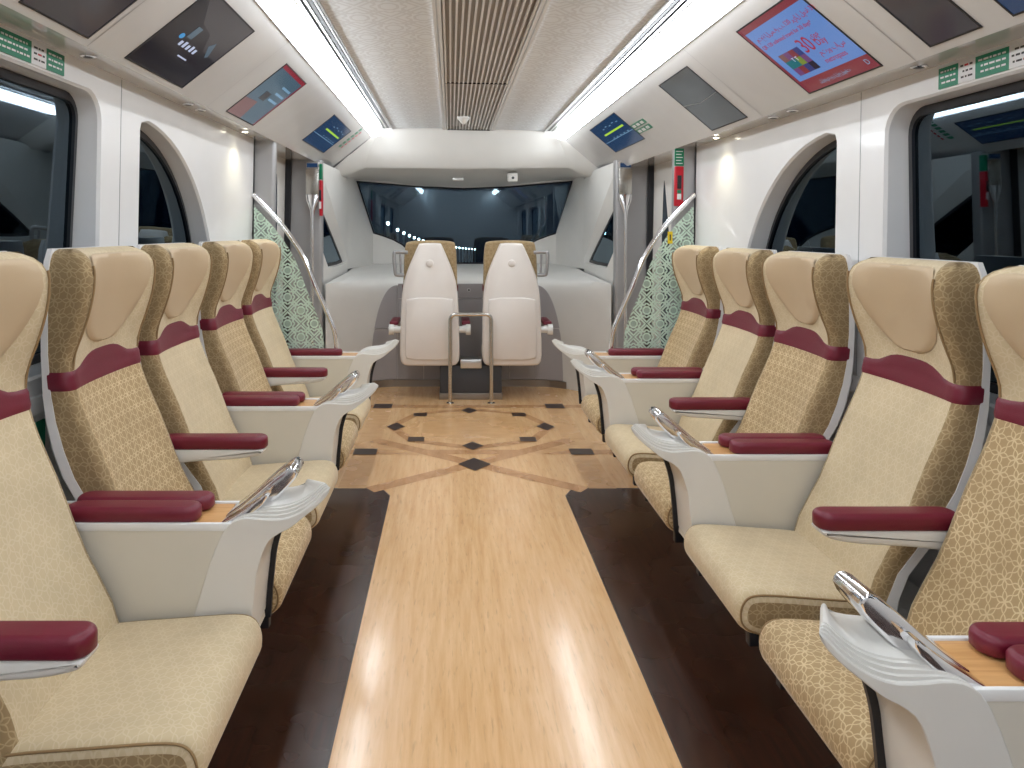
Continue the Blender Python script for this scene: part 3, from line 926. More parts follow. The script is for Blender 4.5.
def map_fill(mirror):
    def f(t, x, y):
        base_panel(t, x, y, SC['navy'])
        b = B(SC['lime']); flat(b, -x + .22 * x * 2, x - .10 * x * 2, .022, .038, .002, SC['lime']); b.build('route_line', t, smooth=False)
        b = B(SC['pale'])
        flat(b, -x, x, -y + .10, -y + .105, .002, SC['pale'])
        for k in range(5):
            xx = -x + .3 + k * .11; flat(b, xx, xx + .05, .075 + .01 * (k % 2), .083 + .01 * (k % 2), .002, SC['pale']); flat(b, xx + .02, xx + .06, -.03, -.022, .002, SC['pale'])
        b.build('station_list', t, smooth=False)
    return f


def film_fill(t, x, y):
    base_panel(t, x, y, SC['dark'])
    b = B(SC['dark2'])
    b.poly([(-x, y, .0019), (x, y, .0019), (x, -.02, .0019), (.10, -.01, .0019), (.02, .06, .0019), (-.10, .08, .0019)], SC['dark2'])
    b.build('picture_shape', t, smooth=False)
    b = B(SC['white'])
    for k in range(5): flat(b, -.10 + k * .036, -.078 + k * .036, -.045, -.022 + .006 * (k % 2), .0022, SC['white'])
    flat(b, -.02, .07, -.085, -.078, .0022, SC['white']); b.build('picture_letters', t, smooth=False)
    b = B(SC['cyan']); b.pillow([(-.13 + .018 * math.cos(k * PI / 6), -.008 + .013 * math.sin(k * PI / 6)) for k in range(12)], [(.0015, 0), (.0023, 0)], lambda p, q, a: (p, q, a)); b.build('picture_mark', t)
    b = B(SC['sky']); b.poly([(.10, .02, .0022), (.16, -.03, .0022), (.18, -.02, .0022), (.13, .05, .0022)]); flat(b, -.10, -.055, .0, .06, .0022, SC['sky']); b.build('picture_highlight', t, smooth=False)


def news_fill(t, x, y):
    base_panel(t, x, y, SC['sky'])
    b = B(SC['maroon']); flat(b, -x, x, y - .025, y, .002, SC['maroon']); flat(b, x - .02, x, -y, y, .002, SC['maroon']); b.build('red_border', t, smooth=False)
    b = B(SC['brown']); b.poly([(-x, -y, .002), (-.02, -y, .002), (-.05, -.06, .002), (-x, -.07, .002)]); flat(b, -.10, .0, -.04, .02, .0021, SC['dark2']); b.build('picture_shape', t, smooth=False)
    b = B(SC['pale'])
    for k in range(3): flat(b, .03, .20, .08 - k * .05, .095 - k * .05, .0022, SC['pale'])
    b.build('text_lines', t, smooth=False)


def grey_fill(t, x, y):
    base_panel(t, x, y, SC['grey'])
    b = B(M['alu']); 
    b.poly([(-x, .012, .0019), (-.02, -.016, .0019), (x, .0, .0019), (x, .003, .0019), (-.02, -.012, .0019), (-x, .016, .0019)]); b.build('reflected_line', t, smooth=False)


def camera_fill(t, x, y):
    base_panel(t, x, y, SC['dark2'])
    b = B(SC['red']); b.poly([(-x, y - .12, .002), (-x * .1, y - .16, .002), (x, y - .10, .002), (x, y, .002), (-x, y, .002)], SC['maroon']); b.build('picture_shape', t, smooth=False)
    b = B(SC['ink']); flat(b, -.03, .015, .005, .05, .0022, SC['ink']); b.build('picture_mark', t, smooth=False)


display(1, 2.50, 3.00, 1.302, 1.005, 'screen with blue advert reading 30 Day metropass on the right slanted panel', ad_fill)
display(-1, 2.58, 3.12, 1.302, 1.005, 'large dark screen nearest the camera but one on the left slanted panel', film_fill)
display(-1, 3.74, 4.24, 1.302, 1.005, 'pale blue grey screen edged in dark red on the left slanted panel', news_fill)
display(1, 3.64, 4.12, 1.302, 1.005, 'plain grey screen crossed by a thin line on the right slanted panel', grey_fill)
display(-1, 5.34, 6.22, 1.24, 1.015, 'blue route map screen with lime line on the left slanted panel', map_fill(0))
display(1, 5.18, 6.08, 1.20, .985, 'blue route map screen with lime line on the right slanted panel', map_fill(1))
display(-1, 1.95, 2.31, 1.302, 1.005, 'dark brownish picture screen at the top left edge of the view', camera_fill)
display(1, 2.03, 2.24, 1.30, 1.02, 'small grey screen with red picture at the top right of the view', camera_fill)
display(1, 1.45, 1.91, 1.302, 1.005, 'dark navy screen cut by the top right corner of the view', lambda t, x, y: base_panel(t, x, y, SC['navy']))

# green mark stickers on the panels
t = panel_frame(1, 5.0, 1.13, 'direction_sticker', 'small green sticker with white symbols on the right slanted panel', 'sticker')
b = B(M['green']); b.box(-.17, .17, .006, .045, .0, .002); b.box(-.17, .17, -.045, -.006, .0, .002); b.build('green_bar', t, smooth=False)
b = B(M['sign_white'])
for k in range(3):
    for yy in (.014, -.037): b.box(-.14 + k * .10, -.07 + k * .10, yy, yy + .022, .002, .003)
b.build('white_symbols', t, smooth=False)
t = panel_frame(-1, 6.52, 1.05, 'direction_sticker', 'green and red lettering sticker on the left slanted panel near the header', 'sticker')
b = B(M['green'])
for k in range(6): b.box(-.10, -.03, .10 - k * .045, .13 - k * .045, 0, .002)
b.build('green_lettering', t, smooth=False)
b = B(M['sign_red'])
for k in range(6): b.box(.03, .055, .08 - k * .04, .105 - k * .04, 0, .002)
b.build('red_lettering', t, smooth=False)

# small downlights in the glossy strip
LAMPS = [(-1, 2.52, 0, 'first from the camera'), (-1, 3.48, 0, 'in the middle pair, nearer one'), (-1, 3.65, 0, 'in the middle pair, farther one'), (-1, 4.44, 1, 'lit one by the doorway'),
         (1, 2.46, 0, 'first from the camera'), (1, 3.37, 0, 'in the middle pair, nearer one'), (1, 3.57, 0, 'in the middle pair, farther one'), (1, 4.34, 1, 'lit one by the doorway')]
for s, y, on, which in LAMPS:
    t = thing('downlight', (s * 1.405, y, 2.078), 'small round downlight under the %s cornice, %s' % ('left' if s < 0 else 'right', which), 'downlight', 'downlights under the cornice'); shell(t)
    b = B(M['chrome']); b.loft([[(r * math.cos(2 * PI * k / 16), r * math.sin(2 * PI * k / 16), z) for k in range(16)] for r, z in ((.026, .0), (.026, -.006), (.018, -.008), (.016, -.002))], close=True, cap=True); b.build('ring', t)
    b = B(M['lamp_on'] if on else M['black']); b.loft([[(r * math.cos(2 * PI * k / 12), r * math.sin(2 * PI * k / 12), z) for k in range(12)] for r, z in ((.016, -.0085), (.010, -.011))], cap=True); b.build('lens', t)
    if on:
        L = bpy.data.lights.new('downlight_beam', 'SPOT'); L.energy = SPOT_POWER; L.color = (1, .93, .66); L.spot_size = math.radians(130); L.spot_blend = .6; L.shadow_soft_size = .015
        lo = bpy.data.objects.new('downlight_beam', L); COL.objects.link(lo); lo.parent = t; lo.location = (-s * .05, 0, -.02); lo.rotation_euler = (0, 0, 0); L.spot_blend = 1.0; L.shadow_soft_size = .04

# signs on the wall above the big windows
def wall_sign(s, y0, y1, bands, label):
    t = thing('wall_sign', (s * (WX - .003), (y0 + y1) / 2, 2.03), label, 'sign'); shell(t)
    yc = (y0 + y1) / 2
    for a, c, col in bands:
        b = B(M[col], M['sign_white']); x0, x1 = sorted((s * -.002, s * .003))
        b.box(x0, x1, a - yc, c - yc, -.034, .034, M[col])
        xt = s * -.0025
        other = M['sign_white'] if col == 'green' else M['grey_dark']
        wd = abs(c - a)
        rng = random.Random(int(a * 100))
        for r in range(3):
            zz = .020 - r * .018; yy = a - yc + .012
            while yy < c - yc - .02:
                l = rng.uniform(.008, .022); l = min(l, c - yc - .01 - yy)
                b.poly([(xt, yy, zz - .003), (xt, yy + l, zz - .003), (xt, yy + l, zz + .003), (xt, yy, zz + .003)], other if rng.random() > .15 or col == 'green' else M['sign_red'])
                yy += l + .005
        b.build('green_panel' if col == 'green' else 'white_panel', t, smooth=False)
wall_sign(-1, 1.7, 2.48, [(1.72, 2.286, 'green'), (2.286, 2.37, 'sign_white'), (2.37, 2.48, 'green')], 'green and white notice above the big left window')
wall_sign(1, 1.7, 2.45, [(1.78, 2.14, 'sign_white'), (2.14, 2.278, 'green'), (2.278, 2.355, 'sign_white'), (2.355, 2.45, 'green')], 'green and white notice above the big right window')
for s in (-1, 1):
    t = thing('exit_sign', (s * (WX - .004), 2.30 if s < 0 else 2.24, .79), 'green sign with white arrow low on the %s wall between the seats' % ('left' if s < 0 else 'right'), 'sign')
    b = B(M['green']); x0, x1 = sorted((s * -.001, s * .003)); b.box(x0, x1, -.08, .08, -.10, .10); b.build('green_plate', t, smooth=False)
    b = B(M['sign_white']); X = s * -.0018
    b.poly([(X, -.05, .03), (X, 0, .075), (X, .05, .03), (X, .025, .03), (X, .025, .005), (X, -.025, .005), (X, -.025, .03)])
    for k, w_ in enumerate((.05, .035, .045)): b.poly([(X, -w_, -.02 - k * .022), (X, w_, -.02 - k * .022), (X, w_, -.012 - k * .022), (X, -w_, -.012 - k * .022)])
    b.build('arrow', t, smooth=False)

# ------------------------------------------------------------------ seats
PZ = [.36, .40, .47, .61, .80, .96, 1.03, 1.08, 1.15, 1.25, 1.34, 1.385, 1.41]
PQ = [1.035, 1.045, 1.065, 1.138, 1.215, 1.285, 1.305, 1.305, 1.280, 1.249, 1.242, 1.258, 1.287]
BZ = [.36, .455, .611, .707, .857, 1.0, 1.2, 1.41]
BQ = [1.085, 1.10, 1.208, 1.274, 1.335, 1.365, 1.372, 1.368]
def cub(z, Z, Q):
    Z = np.array(Z); Q = np.array(Q); d = np.gradient(Q, Z); i = int(np.clip(np.searchsorted(Z, z) - 1, 0, len(Z) - 2))
    h = Z[i + 1] - Z[i]; t = min(1, max(0, (z - Z[i]) / h))
    return float((2 * t ** 3 - 3 * t * t + 1) * Q[i] + (t ** 3 - 2 * t * t + t) * h * d[i] + (-2 * t ** 3 + 3 * t * t) * Q[i + 1] + (t ** 3 - t * t) * h * d[i + 1])
HW = .259   # half width of a back
def recess(z):
    return float(np.interp(z, [.36, .6, .9, 1.0, 1.08, 1.16, 1.25, 1.34, 1.40], [.012, .018, .016, .016, .02, .045, .062, .055, .03]))
def front_q(y, z):
    xs = cub(z, PZ, PQ); u = min(1, abs(y) / (HW - .028))
    return xs + recess(z) * (1 - u ** 2.6) + .0
NF = 15
def section(z, ins=0.0, hw=HW):
    xs, xb = cub(z, PZ, PQ), cub(z, BZ, BQ); r = .028
    h = hw
    P = []
    P.append((-h, xb)); P.append((-h, xb * .6 + (xs + r) * .4)); P.append((-h, xb * .25 + (xs + r) * .75)); P.append((-h, xs + r))
    for k in range(1, 5): a = PI / 2 * k / 4; P.append((-h + r * (1 - math.cos(a)), xs + r * (1 - math.sin(a))))
    for k in range(1, NF):
        y = (-h + r) + (2 * h - 2 * r) * k / NF; P.append((y, front_q(y, z)))
    P = P + [(-y, q) for y, q in reversed(P[:8])]
    if ins:
        yc, qc = 0, (xs + xb) / 2
        P = [((y - math.copysign(min(ins, abs(y)), y)), q + (ins * .9 if q < qc - .01 else (-ins * .2))) for y, q in P]
    return P
NS = len(section(.8))
def side_idx(i): return i < 7 or i >= NS - 8


def loft_seat(b, zs, s, mfront, mside, ins=None, off=0.0, zfun=None):
    rows = []; uvs = []
    for k, z in enumerate(zs):
        P0 = section(z, ins[k] if ins else 0)
        pts = []
        for i, (y, q) in enumerate(P0):
            zz = z
            pts.append((y, q))
        if off:
            A = np.array(pts); e = np.roll(A, -1, 0) - np.roll(A, 1, 0); nn = np.stack([e[:, 1], -e[:, 0]], 1); nn /= np.maximum(np.linalg.norm(nn, axis=1), 1e-9)[:, None]
            A = A + nn * off * 1.0
            pts = [tuple(p) for p in A]
        rows.append([(s * (q - 1.0), y, z) for y, q in pts])
        arc = [0]
        for (y0, q0), (y1, q1) in zip(P0, P0[1:]): arc.append(arc[-1] + math.hypot(y1 - y0, q1 - q0))
        mid = arc[NS // 2]
        uvs.append([(a - mid, z) for a in arc])
    ids = [b.pts(r) for r in rows]
    for k in range(len(rows) - 1):
        for i in range(NS - 1):
            m = mside if side_idx(i) else mfront
            b.face([ids[k][i], ids[k][i + 1], ids[k + 1][i + 1], ids[k + 1][i]], m, [uvs[k][i], uvs[k][i + 1], uvs[k + 1][i + 1], uvs[k + 1][i]])
        b.face([ids[k][-1], ids[k][0], ids[k + 1][0], ids[k + 1][-1]], mside, [(0, 0)] * 4)
    return ids, rows, uvs


def SX(s): return 1.025 if s > 0 else -1.012
def SZ(s): return 0.0 if s > 0 else -.005


def lift(t):
    # the left hand backs stand slightly taller
    for ch in t.children_recursive:
        if ch.name.startswith(('backrest', 'headrest', 'neck_band', 'head_pad', 'piping', 'back_shell')):
            for v in ch.data.vertices:
                if v.co.z > .45: v.co.z += .042 * ((v.co.z - .45) / .95) ** 1.3


def make_seat(s, kind, label, yc):
    """one seat facing the aisle; local x = s*(q-1), y along the car, z up"""
    front = M['pattern_fabric'] if kind == 'p' else M['light_fabric']
    head = M['light_fabric']
    t = thing('passenger_seat', (SX(s) * 1.0, yc, SZ(s)), label, 'seat', 'seats facing the aisle')
    X = lambda q: s * (q - 1.0)
    # backrest
    b = B(front, M['angle_dark_fabric'])
    zs = [.36, .42, .48, .54, .61, .68, .74, .80, .86, .92, .97, 1.0]
    ids, rows, uvs = loft_seat(b, zs, s, front, M['angle_dark_fabric'])
    b.face(ids[-1], front); b.face(list(reversed(ids[0])), front)
    b.build('backrest', t, angle=50)
    # headrest
    b = B(head, M['angle_dark_fabric'])
    zs = [1.0, 1.04, 1.08, 1.12, 1.16, 1.20, 1.24, 1.28, 1.32, 1.35, 1.372, 1.388, 1.398, 1.404]
    ins = [0] * 9 + [.003, .009, .018, .030, .046]
    ids, rows, uvs = loft_seat(b, zs, s, head, M['angle_dark_fabric'], ins)
    b.face(ids[-1], head, uvs[-1]); b.face(list(reversed(ids[0])), head)
    hr = b.build('headrest', t, angle=50)
    # burgundy band wrapped round the neck
    b = B(M['burg'])
    P0 = section(1.02)
    A0 = []
    nv = 5; grid = []
    for v in range(nv + 1):
        row = []
        for i in range(NS):
            y = P0[i][0]; u = max(0, 1 - (abs(y) / .19) ** 2) if not side_idx(i) else 0
            u = u * u * (3 - 2 * u)
            zt = 1.047 + .038 * u; zb = .992
            z = zb + (zt - zb) * v / nv
            y_, q_ = section(z)[i]
            edge = .0055 if 0 < v < nv else .001
            sec = section(z); j0, j1 = max(i - 1, 0), min(i + 1, NS - 1)
            ey, eq = sec[j1][0] - sec[j0][0], sec[j1][1] - sec[j0][1]; L = math.hypot(ey, eq) or 1
            ny, nq = eq / L, -ey / L
            row.append((X(q_ + nq * edge), y_ + ny * edge, z))
        grid.append(row)
    b.loft(grid, close=False); b.build('neck_band', t, angle=60, recalc=False)
    # leather head pad
    b = B(M['tan'])
    rows = []
    zz = [1.105, 1.11, 1.12, 1.135, 1.16, 1.19, 1.23, 1.27, 1.31, 1.35, 1.372, 1.384, 1.388]
    ww = [.03, .066, .094, .120, .148, .172, .194, .209, .217, .216, .206, .188, .156]
    for k, (z, w) in enumerate(zip(zz, ww)):
        row = []
        for i in range(21):
            u = -1 + 2 * i / 20; y = u * w
            e = (1 - abs(u) ** 8) * (1 if 0 < k < len(zz) - 1 else 0)
            row.append((X(front_q(y, z) - .0 - .011 * e - .0015), y, z))
        rows.append(row)
    b.loft(rows, close=False); b.build('head_pad', hr, angle=60, recalc=False)
    # piping along the wing edges
    for ys in (-1, 1):
        pz = [1.05, 1.10, 1.16, 1.22, 1.28, 1.33, 1.355]
        P = []
        for z in pz:
            yb, qb = section(z)[7]; P.append((X(qb - .0015), -ys * yb, z))
        b = B(M['piping']); b.tube(catmull(P, 3), .0035, n=6); b.build('piping', hr, angle=80)
    # white shell behind
    b = B(M['shell'])
    rows = []
    for z in (.36, .42, .50, .58, .66, .74, .82, .90, .98, 1.1, 1.2, 1.3, 1.37, 1.395, 1.405):
        xb = cub(z, BZ, BQ); th = .052 if z < .8 else max(.030, .052 - (z - .8) * .08) if z < 1.3 else .030 - (z - 1.3) * .12; lead = .012
        h = HW + .003 - (0 if z < 1.36 else (z - 1.36) * .4)
        rows.append([(X(xb - .004), -h, z), (X(xb + th * .5), -h - .003, z), (X(xb + th), -h + .03, z), (X(xb + th + .004), 0, z), (X(xb + th), h - .03, z), (X(xb + th * .5), h + .003, z), (X(xb - .004), h, z)])
    b.loft(rows, cap=True); b.build('back_shell', t, angle=50)
    # cushion
    prof = smooth_closed([(1.13, .34), (1.12, .41), (1.05, .425), (.90, .435), (.78, .445), (.705, .447), (.672, .43), (.655, .39), (.66, .345), (.70, .315), (.78, .31), (1.0, .315)], 2)
    b = B(front if kind != 'p' else front, M['angle_dark_fabric'])
    h = .259; rows_ = rounds(-h, h, .028, 4)
    b.pillow(prof, rows_, lambda p, q, a: (X(p), a, q + .012 * (1 - (a / h) ** 2) * (1 if q > .38 else 0)), front, cap=M['angle_dark_fabric'])
    c = b.build('seat_cushion', t, angle=60)
    for ys in (-1, 1):
        b = B(M['piping']); P = [(X(p * 1.0), ys * (h - .004), q + .001) for p, q in inset_loop(prof, .010)]
        b.tube(P, .003, n=6, closed=True); b.build('piping', c, angle=80)
    # base
    b = B(M['white']); b.box(*sorted((X(1.02), X(1.40))), -.25, .25, -.02, .30, r=.01); b.build('base', t)
    b = B(M['shell']); b.box(*sorted((X(.75), X(1.15))), -.25, .25, .285, .318, r=.008); b.build('under_tray', t)
    for ys in (-.22, .22):
        b = B(M['black']); b.box(*sorted((X(.70), X(.76))), ys - .015, ys + .015, .275, .322, r=.004); b.build('bracket', t)
    if s < 0: lift(t)
    return t


def pad_mesh(b, X, q0, q1, y0, y1, z0, z1):
    P = rrect(q0, q1, y0, y1, min(.045, (y1 - y0) * .48), 6)
    r = .016
    rows = [(z0, .006), (z0 + .006, 0), (z1 - r, 0)] + [(z1 - r + r * math.sin(PI / 2 * k / 5), r * (1 - math.cos(PI / 2 * k / 5))) for k in range(1, 6)]
    b.pillow(P, rows, lambda p, q, a: (X(p), q, a), M['burg'])


def make_arm(s, yn, label):
    """slim shared armrest, near face at yn"""
    w = .078
    t = thing('armrest', (SX(s) + s * .05, yn + w / 2, .672), label, 'armrest', 'slim armrests between seats')
    X = lambda q: s * (q - 1.05)
    b = B(M['burg']); pad_mesh(b, X, .838, 1.235, -w / 2, w / 2, .0, .046); b.build('arm_pad', t, angle=50)
    P = smooth_closed([(.846, .001), (.845, -.010), (.862, -.022), (.92, -.034), (1.00, -.040), (1.10, -.045), (1.18, -.055), (1.26, -.075), (1.31, -.09), (1.33, -.02), (1.25, .001), (1.1, .001), (.95, .001)], 1)
    b = B(M['white']); b.pillow(P, rounds(-w / 2 + .002, w / 2 - .002, .010), lambda p, q, a: (X(p), a, q)); b.build('arm_support', t, angle=45)
    return t


WING = [(.474, .788), (.480, .800), (.492, .797), (.515, .775), (.56, .745), (.609, .729), (.657, .725), (.707, .717), (.740, .700), (.771, .672), (.806, .594), (.835, .50), (.865, .40), (.875, .345),
        (.70, .345), (.695, .42), (.686, .50), (.682, .544), (.668, .594), (.652, .633), (.625, .655), (.589, .672), (.56, .695), (.51, .735), (.48, .768)]
WLOW = {1: (.477, .775), 2: (.488, .765), 3: (.51, .735), 4: (.56, .695), 5: (.602, .667), 6: (.648, .638), 7: (.69, .60), 8: (.71, .56)}
WF = {1: 1, 2: 1, 3: 1, 4: .95, 5: .8, 6: .5, 7: .2, 8: .04}


def make_console(s, yn, label, wc=.185, end=False):
    t = thing('seat_console', (SX(s), yn, SZ(s)), label, 'console', 'white consoles between the seat pairs')
    X = lambda q: s * (q - 1.0)
    # body
    b = B(M['cream']); P = [(.70, .34), (1.36, .34), (1.36, .672), (.735, .672)]
    b.pillow(P, [(.006, .003), (.009, 0), (wc - .009, 0), (wc - .006, .003)], lambda p, q, a: (X(p), a, q)); b.build('side_panel', t, angle=30)
    b = B(M['white']); b.box(*sorted((X(1.0), X(1.36))), .03, wc - .03, -.02, .345); b.build('base', t)
    # tray: wood with white rails
    b = B(M['tray']); b.box(*sorted((X(.745), X(1.36))), .014, wc - .014, .668, .679); b.build('wood_tray', t, smooth=False)
    for y0 in (.004, wc - .016):
        b = B(M['sign_white']); b.box(*sorted((X(.75), X(1.37))), y0, y0 + .012, .662, .6845, r=.003); b.build('tray_rim', t)
    # wing
    b = B(M['white'])
    def outline(f, ins):
        P = []
        for i, p in enumerate(WING):
            if i in WLOW:
                k = f * WF[i]; g = WLOW[i]; p = (p[0] + (g[0] - p[0]) * k, p[1] + (g[1] - p[1]) * k)
            P.append(p)
        return inset_loop(smooth_closed(P, 1), ins) if ins else smooth_closed(P, 1)
    rings = []
    for a, f, ins in ((0, .66, .002), (.002, .64, 0), (.007, .62, 0), (.0075, .46, 0), (.014, .44, 0), (.0145, .28, 0), (.021, .26, 0), (.0215, .12, 0), (.028, .10, 0), (.029, .02, 0), (.032, 0, 0), (wc - .012, 0, 0), (wc - .003, 0, .003), (wc, 0, .009)):
        row = []
        for p, q in outline(f, ins):
            k = max(0, (.60 - p) / .13); k = min(1, k); k = k * k * (3 - 2 * k)
            row.append((X(p + k * .095 * (a / wc)), a, q - k * .052 * (a / wc)))
        rings.append(row)
    b.loft(rings, cap=True)
    wg = b.build('end_wing', t, angle=28)
    # dark edge strip on the aisle side of the wing leg
    b = B(M['chrome'], M['black'])
    P = catmull([(.650, .640), (.668, .59), (.680, .544), (.686, .50), (.694, .42), (.700, .335)], 3)
    rows = [[(X(q - .016), wc - .016, z), (X(q - .016), wc - .004, z), (X(q + .004), wc - .004, z), (X(q + .004), wc - .016, z)] for q, z in P]
    b.loft(rows, M['black'], cap=True); b.build('edge_strip', t, angle=40)
    # chrome slanted handle plate
    if not end:
        b = B(M['chrome'])
        P = smooth_closed([(.578, .800), (.586, .822), (.606, .827), (.65, .793), (.70, .749), (.75, .706), (.80, .673), (.735, .664), (.685, .690), (.615, .756)], 1)
        b.pillow(P, rounds(.060, wc - .022, .008), lambda p, q, a: (X(p), a, q)); b.build('chrome_handle', t, angle=35)
        b = B(M['chrome'])
        P = smooth_closed([(.655, .772), (.70, .734), (.75, .700), (.80, .672), (.79, .664), (.74, .664), (.70, .70), (.655, .745)], 1)
        b.pillow(P, rounds(.016, wc - .014, .006), lambda p, q, a: (X(p), a, q)); b.build('handle_guard', t, angle=35)
    # pads
    b = B(M['burg']); pad_mesh(b, X, .852, 1.235, .010, .088, .682, .724); b.build('arm_pad', t, angle=50)
    if not end:
        b = B(M['burg']); pad_mesh(b, X, .842, 1.245, .094, .172, .682, .722); b.build('arm_pad', t, angle=50)
    return t


LC = [.69, 2.05, 3.41, 4.78]; RC = [1.30, 2.66, 4.02, 4.755]
# left: arm 1.406, seat L0, console ...
A = .715
left_seats = [(2.05 - .267, 'l', 'light beige seat nearest the camera on the left'), (2.05 + .185 + .265, 'p', 'left patterned seat just beyond the nearest left console'),
              (3.41 - .267, 'l', 'light beige left seat just before the second left console'), (3.41 + .185 + .265, 'p', 'left patterned seat just beyond the second left console'),
              (4.78 - .267, 'l', 'light beige left seat farthest away next to the left glass screen')]
right_seats = [(1.30 + .185 + .265, 'p', 'patterned seat nearest the camera at the right edge of the view'), (2.66 - .267, 'l', 'large light beige right seat just before the second right console'),
               (2.66 + .185 + .265, 'p', 'right patterned seat just beyond the second right console'), (4.02 - .267, 'l', 'light beige right seat just before the third right console'),
               (4.02 + .185 + .265, 'p', 'patterned right seat farthest away next to the right glass screen')]
PROTO = {}
def copy_tree(o, parent=None):
    c = o.copy(); COL.objects.link(c); c.parent = parent
    for ch in o.children: copy_tree(ch, c)
    return c
for s, L in ((-1, left_seats), (1, right_seats)):
    for y, k, lab in L:
        if (s, k) not in PROTO:
            PROTO[(s, k)] = make_seat(s, k, lab, y)
        else:
            c = copy_tree(PROTO[(s, k)]); c.location = (SX(s), y, SZ(s)); c['label'] = lab
C = None
for s, L in ((-1, [(2.05, 'nearest left console with two burgundy pads, wood tray and chrome handle'), (3.41, 'second left console with two burgundy pads and chrome handle')]),
             (1, [(1.30, 'nearest right console at the lower right corner with chrome handle'), (2.66, 'second right console between light and patterned seats with chrome handle'), (4.02, 'third right console with two burgundy pads and chrome handle')])):
    first = None
    for y, lab in L:
        if first is None: first = make_console(s, y, lab)
        else:
            c = copy_tree(first); c.location = (SX(s), y, SZ(s)); c['label'] = lab
make_console(-1, 4.78, 'last left console with single burgundy pad under the left glass screen', end=True)
make_console(1, 4.755, 'last right console with single burgundy pad under the right glass screen', end=True)
for s, L in ((-1, [(1.406, 'slim armrest nearest the camera on the left'), (2.765, 'slim left armrest between nearest left console and second left console'), (4.125, 'slim left armrest beyond the second left console')]),
             (1, [(2.015, 'slim right armrest in front of the large light beige right seat'), (3.375, 'slim right armrest between second and third right consoles')])):
    first = None
    for y, lab in L:
        if first is None: first = make_arm(s, y, lab)
        else:
            c = copy_tree(first); c.location.y = y + .039; c['label'] = lab

# ------------------------------------------------------------------ pair of end seats facing the windscreen
def end_seat(xc, s, label):
    t = thing('viewing_seat', (xc, 6.5, 0), label, 'seat', 'white backed seats facing the windscreen')
    out = [(-.105, 1.365), (-.09, 1.383), (.09, 1.383), (.105, 1.365), (.16, 1.24), (.205, 1.13), (.235, 1.02), (.25, .90), (.257, .72), (.258, .60), (.262, .52), (.262, .36), (.235, .312), (.18, .305),
           (-.18, .305), (-.235, .312), (-.262, .36), (-.262, .52), (-.258, .60), (-.257, .72), (-.25, .90), (-.235, 1.02), (-.205, 1.13), (-.16, 1.24)]
    P = smooth_closed(out, 1)
    b = B(M['endshell'])
    b.pillow(P, [(-.055, .020), (-.050, .010), (-.040, .003), (-.025, 0), (.06, 0), (.07, .01)], lambda p, q, a: (p, a + .06 * max(0, q - .5) ** 1.3 * 1.2, q)); b.build('back_shell', t, angle=40)
    pn = smooth_closed([(-.20, .905), (.20, .905), (.212, .84), (.215, .42), (.20, .36), (-.20, .36), (-.215, .42), (-.212, .84)], 1)
    f = lambda p, q, a: (p, a + .06 * max(0, q - .5) ** 1.3 * 1.2, q)
    b = B(M['endshell']); b.pillow(pn, [(-.072, .010), (-.069, .003), (-.064, 0), (-.05, 0)], f); b.build('back_panel', t, angle=40)
    b = B(M['endshell']); b.pillow([(.033 * math.cos(k * PI / 12), 1.205 + .033 * math.sin(k * PI / 12)) for k in range(24)], [(-.066, .010), (-.062, .002), (-.055, 0), (-.04, 0)], f); b.build('round_cap', t, angle=40)
    # upholstery beyond the shell
    P = smooth_closed([(-.235, 1.36), (-.20, 1.405), (.20, 1.405), (.235, 1.36), (.245, 1.0), (.25, .5), (-.25, .5), (-.245, 1.0)], 2)
    b = B(M['angle_dark_fabric']); b.pillow(P, rounds(.075, .22, .03), lambda p, q, a: (p, a + .08 * max(0, q - .5) ** 1.3, q), M['angle_dark_fabric']); b.build('backrest', t, angle=50)
    b = B(M['burg']); P = [(-.249, 1.0), (.249, 1.0), (.2495, .95), (-.2495, .95)]
    b.pillow(P, [(.10, 0), (.235, 0)], lambda p, q, a: (p * 1.01, a + .03, q)); b.build('neck_band', t, angle=40)
    b = B(M['light_fabric']); b.pillow(smooth_closed([(.10, .42), (.44, .45), (.50, .40), (.48, .32), (.10, .31)], 2), rounds(-.25, .25, .03), lambda p, q, a: (a, p, q), M['light_fabric']); b.build('seat_cushion', t, angle=50)
    for k in ((-1, 1) if s < 0 else (1,)):
        b = B(M['white'])
        b.tube([(k * .25, -.0, .62), (k * .32, .0, .62)], .030, n=16)
        b.tube([(k * .318, .0, .62), (k * .36, .0, .62)], [.047, .047], n=20)
        ap = b.build('arm_pivot', t, angle=40)
        b = B(M['burg']); b.box(k * .32 - .038, k * .32 + .038, .02, .36, .655, .69, r=.012); b.build('arm_pad', ap)
        b = B(M['white']); b.box(k * .32 - .034, k * .32 + .034, .02, .36, .60, .656, r=.01); b.build('arm_beam', ap)
    # grab loop on the outer shoulder
    b = B(M['pillar'])
    q = s
    P = [(q * .20, .03, 1.30), (q * .29, -.0, 1.305), (q * .315, -.01, 1.285), (q * .305, -.01, 1.13), (q * .29, -.0, 1.105), (q * .235, .03, 1.10)]
    b.tube(catmull(P, 5), .017, n=10); 
    b.tube(catmull([(q * .262, .0, 1.285), (q * .255, .0, 1.12)], 4), .011, n=10)
    b.build('shoulder_handle', t, angle=60)
    return t


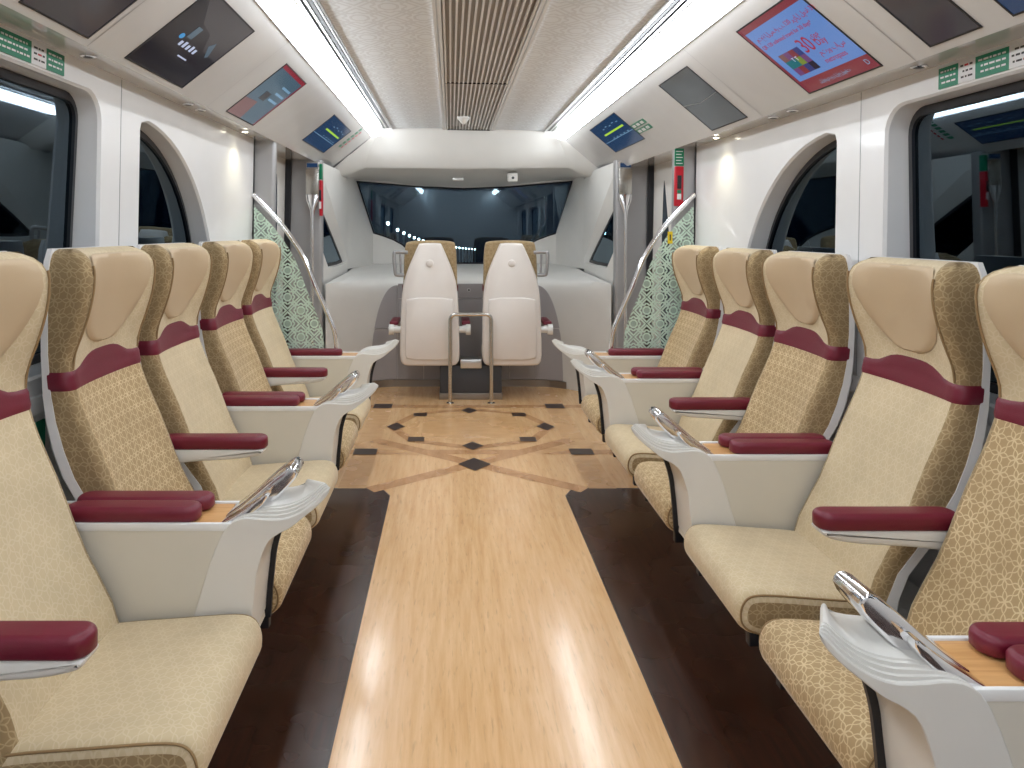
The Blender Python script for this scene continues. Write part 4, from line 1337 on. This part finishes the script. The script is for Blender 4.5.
end_seat(-.338, -1, 'left one of the two white backed seats facing the windscreen')
end_seat(.386, 1, 'right one of the two white backed seats facing the windscreen')
t = thing('seat_pedestal', (.025, 6.6, 0), 'dark grey pedestal under the pair of white backed seats', 'pedestal')
b = B(M['pedestal']); b.box(-.275, .275, -.09, .25, .055, .30, r=.01); b.build('body', t)
b = B(M['toe']); b.box(-.28, .28, -.10, .26, .0, .055, r=.004); b.build('foot_plate', t)
b = B(M['alu']); b.box(-.095, .095, -.13, .06, .28, .36, r=.008); b.build('centre_bracket', t)
t = thing('grab_rail', (.02, 6.36, 0), 'satin metal inverted U shaped grab rail behind the two white backed seats', 'rail')
b = B(M['steel']); P = [(-.178, 0, 0), (-.178, 0, .35), (-.178, 0, .72)] + [(-.178 + .05 * (1 - math.cos(k * PI / 10)), 0, .72 + .05 * math.sin(k * PI / 10)) for k in range(1, 6)]
P = P + [(-x, y, z) for x, y, z in reversed(P)]
b.tube(P, .017, n=14); b.build('rail_tube', t, angle=60)
for k in (-1, 1):
    b = B(M['steel']); b.loft([[(k * .178 + r * math.cos(2 * PI * j / 18), r * math.sin(2 * PI * j / 18), z) for j in range(18)] for r, z in ((.033, 0), (.033, .006), (.02, .012))], cap=True); b.build('foot_flange', t)

# ------------------------------------------------------------------ outside, seen through the windscreen
b = B(M['ext_dark']); b.box(-9, 9, 9.5, 60, -1.9, -1.45); o = b.build('ground', smooth=False); struct(o)
first = None
for k in range(22):
    u = (k / 21) ** .85
    y = 12 * (1 + u * 1.5) ; dx = (388 - 451 + 87 * u ** .85) / FPX * y
    z = 1.5 + (-(219 - 230) / FPX * 12) * (1 - u) - .72 * u ** .8
    lab = 'small white lamp on a pale post in the curving row beside the track'
    if first is None:
        t = thing('track_lamp', (dx + CX, y, z - 2.2), lab, 'lamp', 'lamps beside the track'); first = t
        b = B(M['ext_dark']); b.tube([(0, 0, 0), (0, 0, 2.1)], .025, n=8); b.build('post', t)
        b = B(M['ext_lamp']); b.box(-.022, .022, -.022, .022, 2.1, 2.155, r=.015); b.build('lamp_head', t)
    else:
        t = copy_tree(first); t.location = (dx + CX, y, z - 2.2)
        t['label'] = lab

# ------------------------------------------------------------------ lean the body shell one degree about the camera's eye line
bpy.context.view_layer.update()
Rm = Matrix.Translation((CX, 0, CZ)) @ Matrix.Rotation(math.radians(1.0), 4, 'Y') @ Matrix.Translation((-CX, 0, -CZ))
for o in ROLL:
    o.matrix_world = Rm @ o.matrix_world
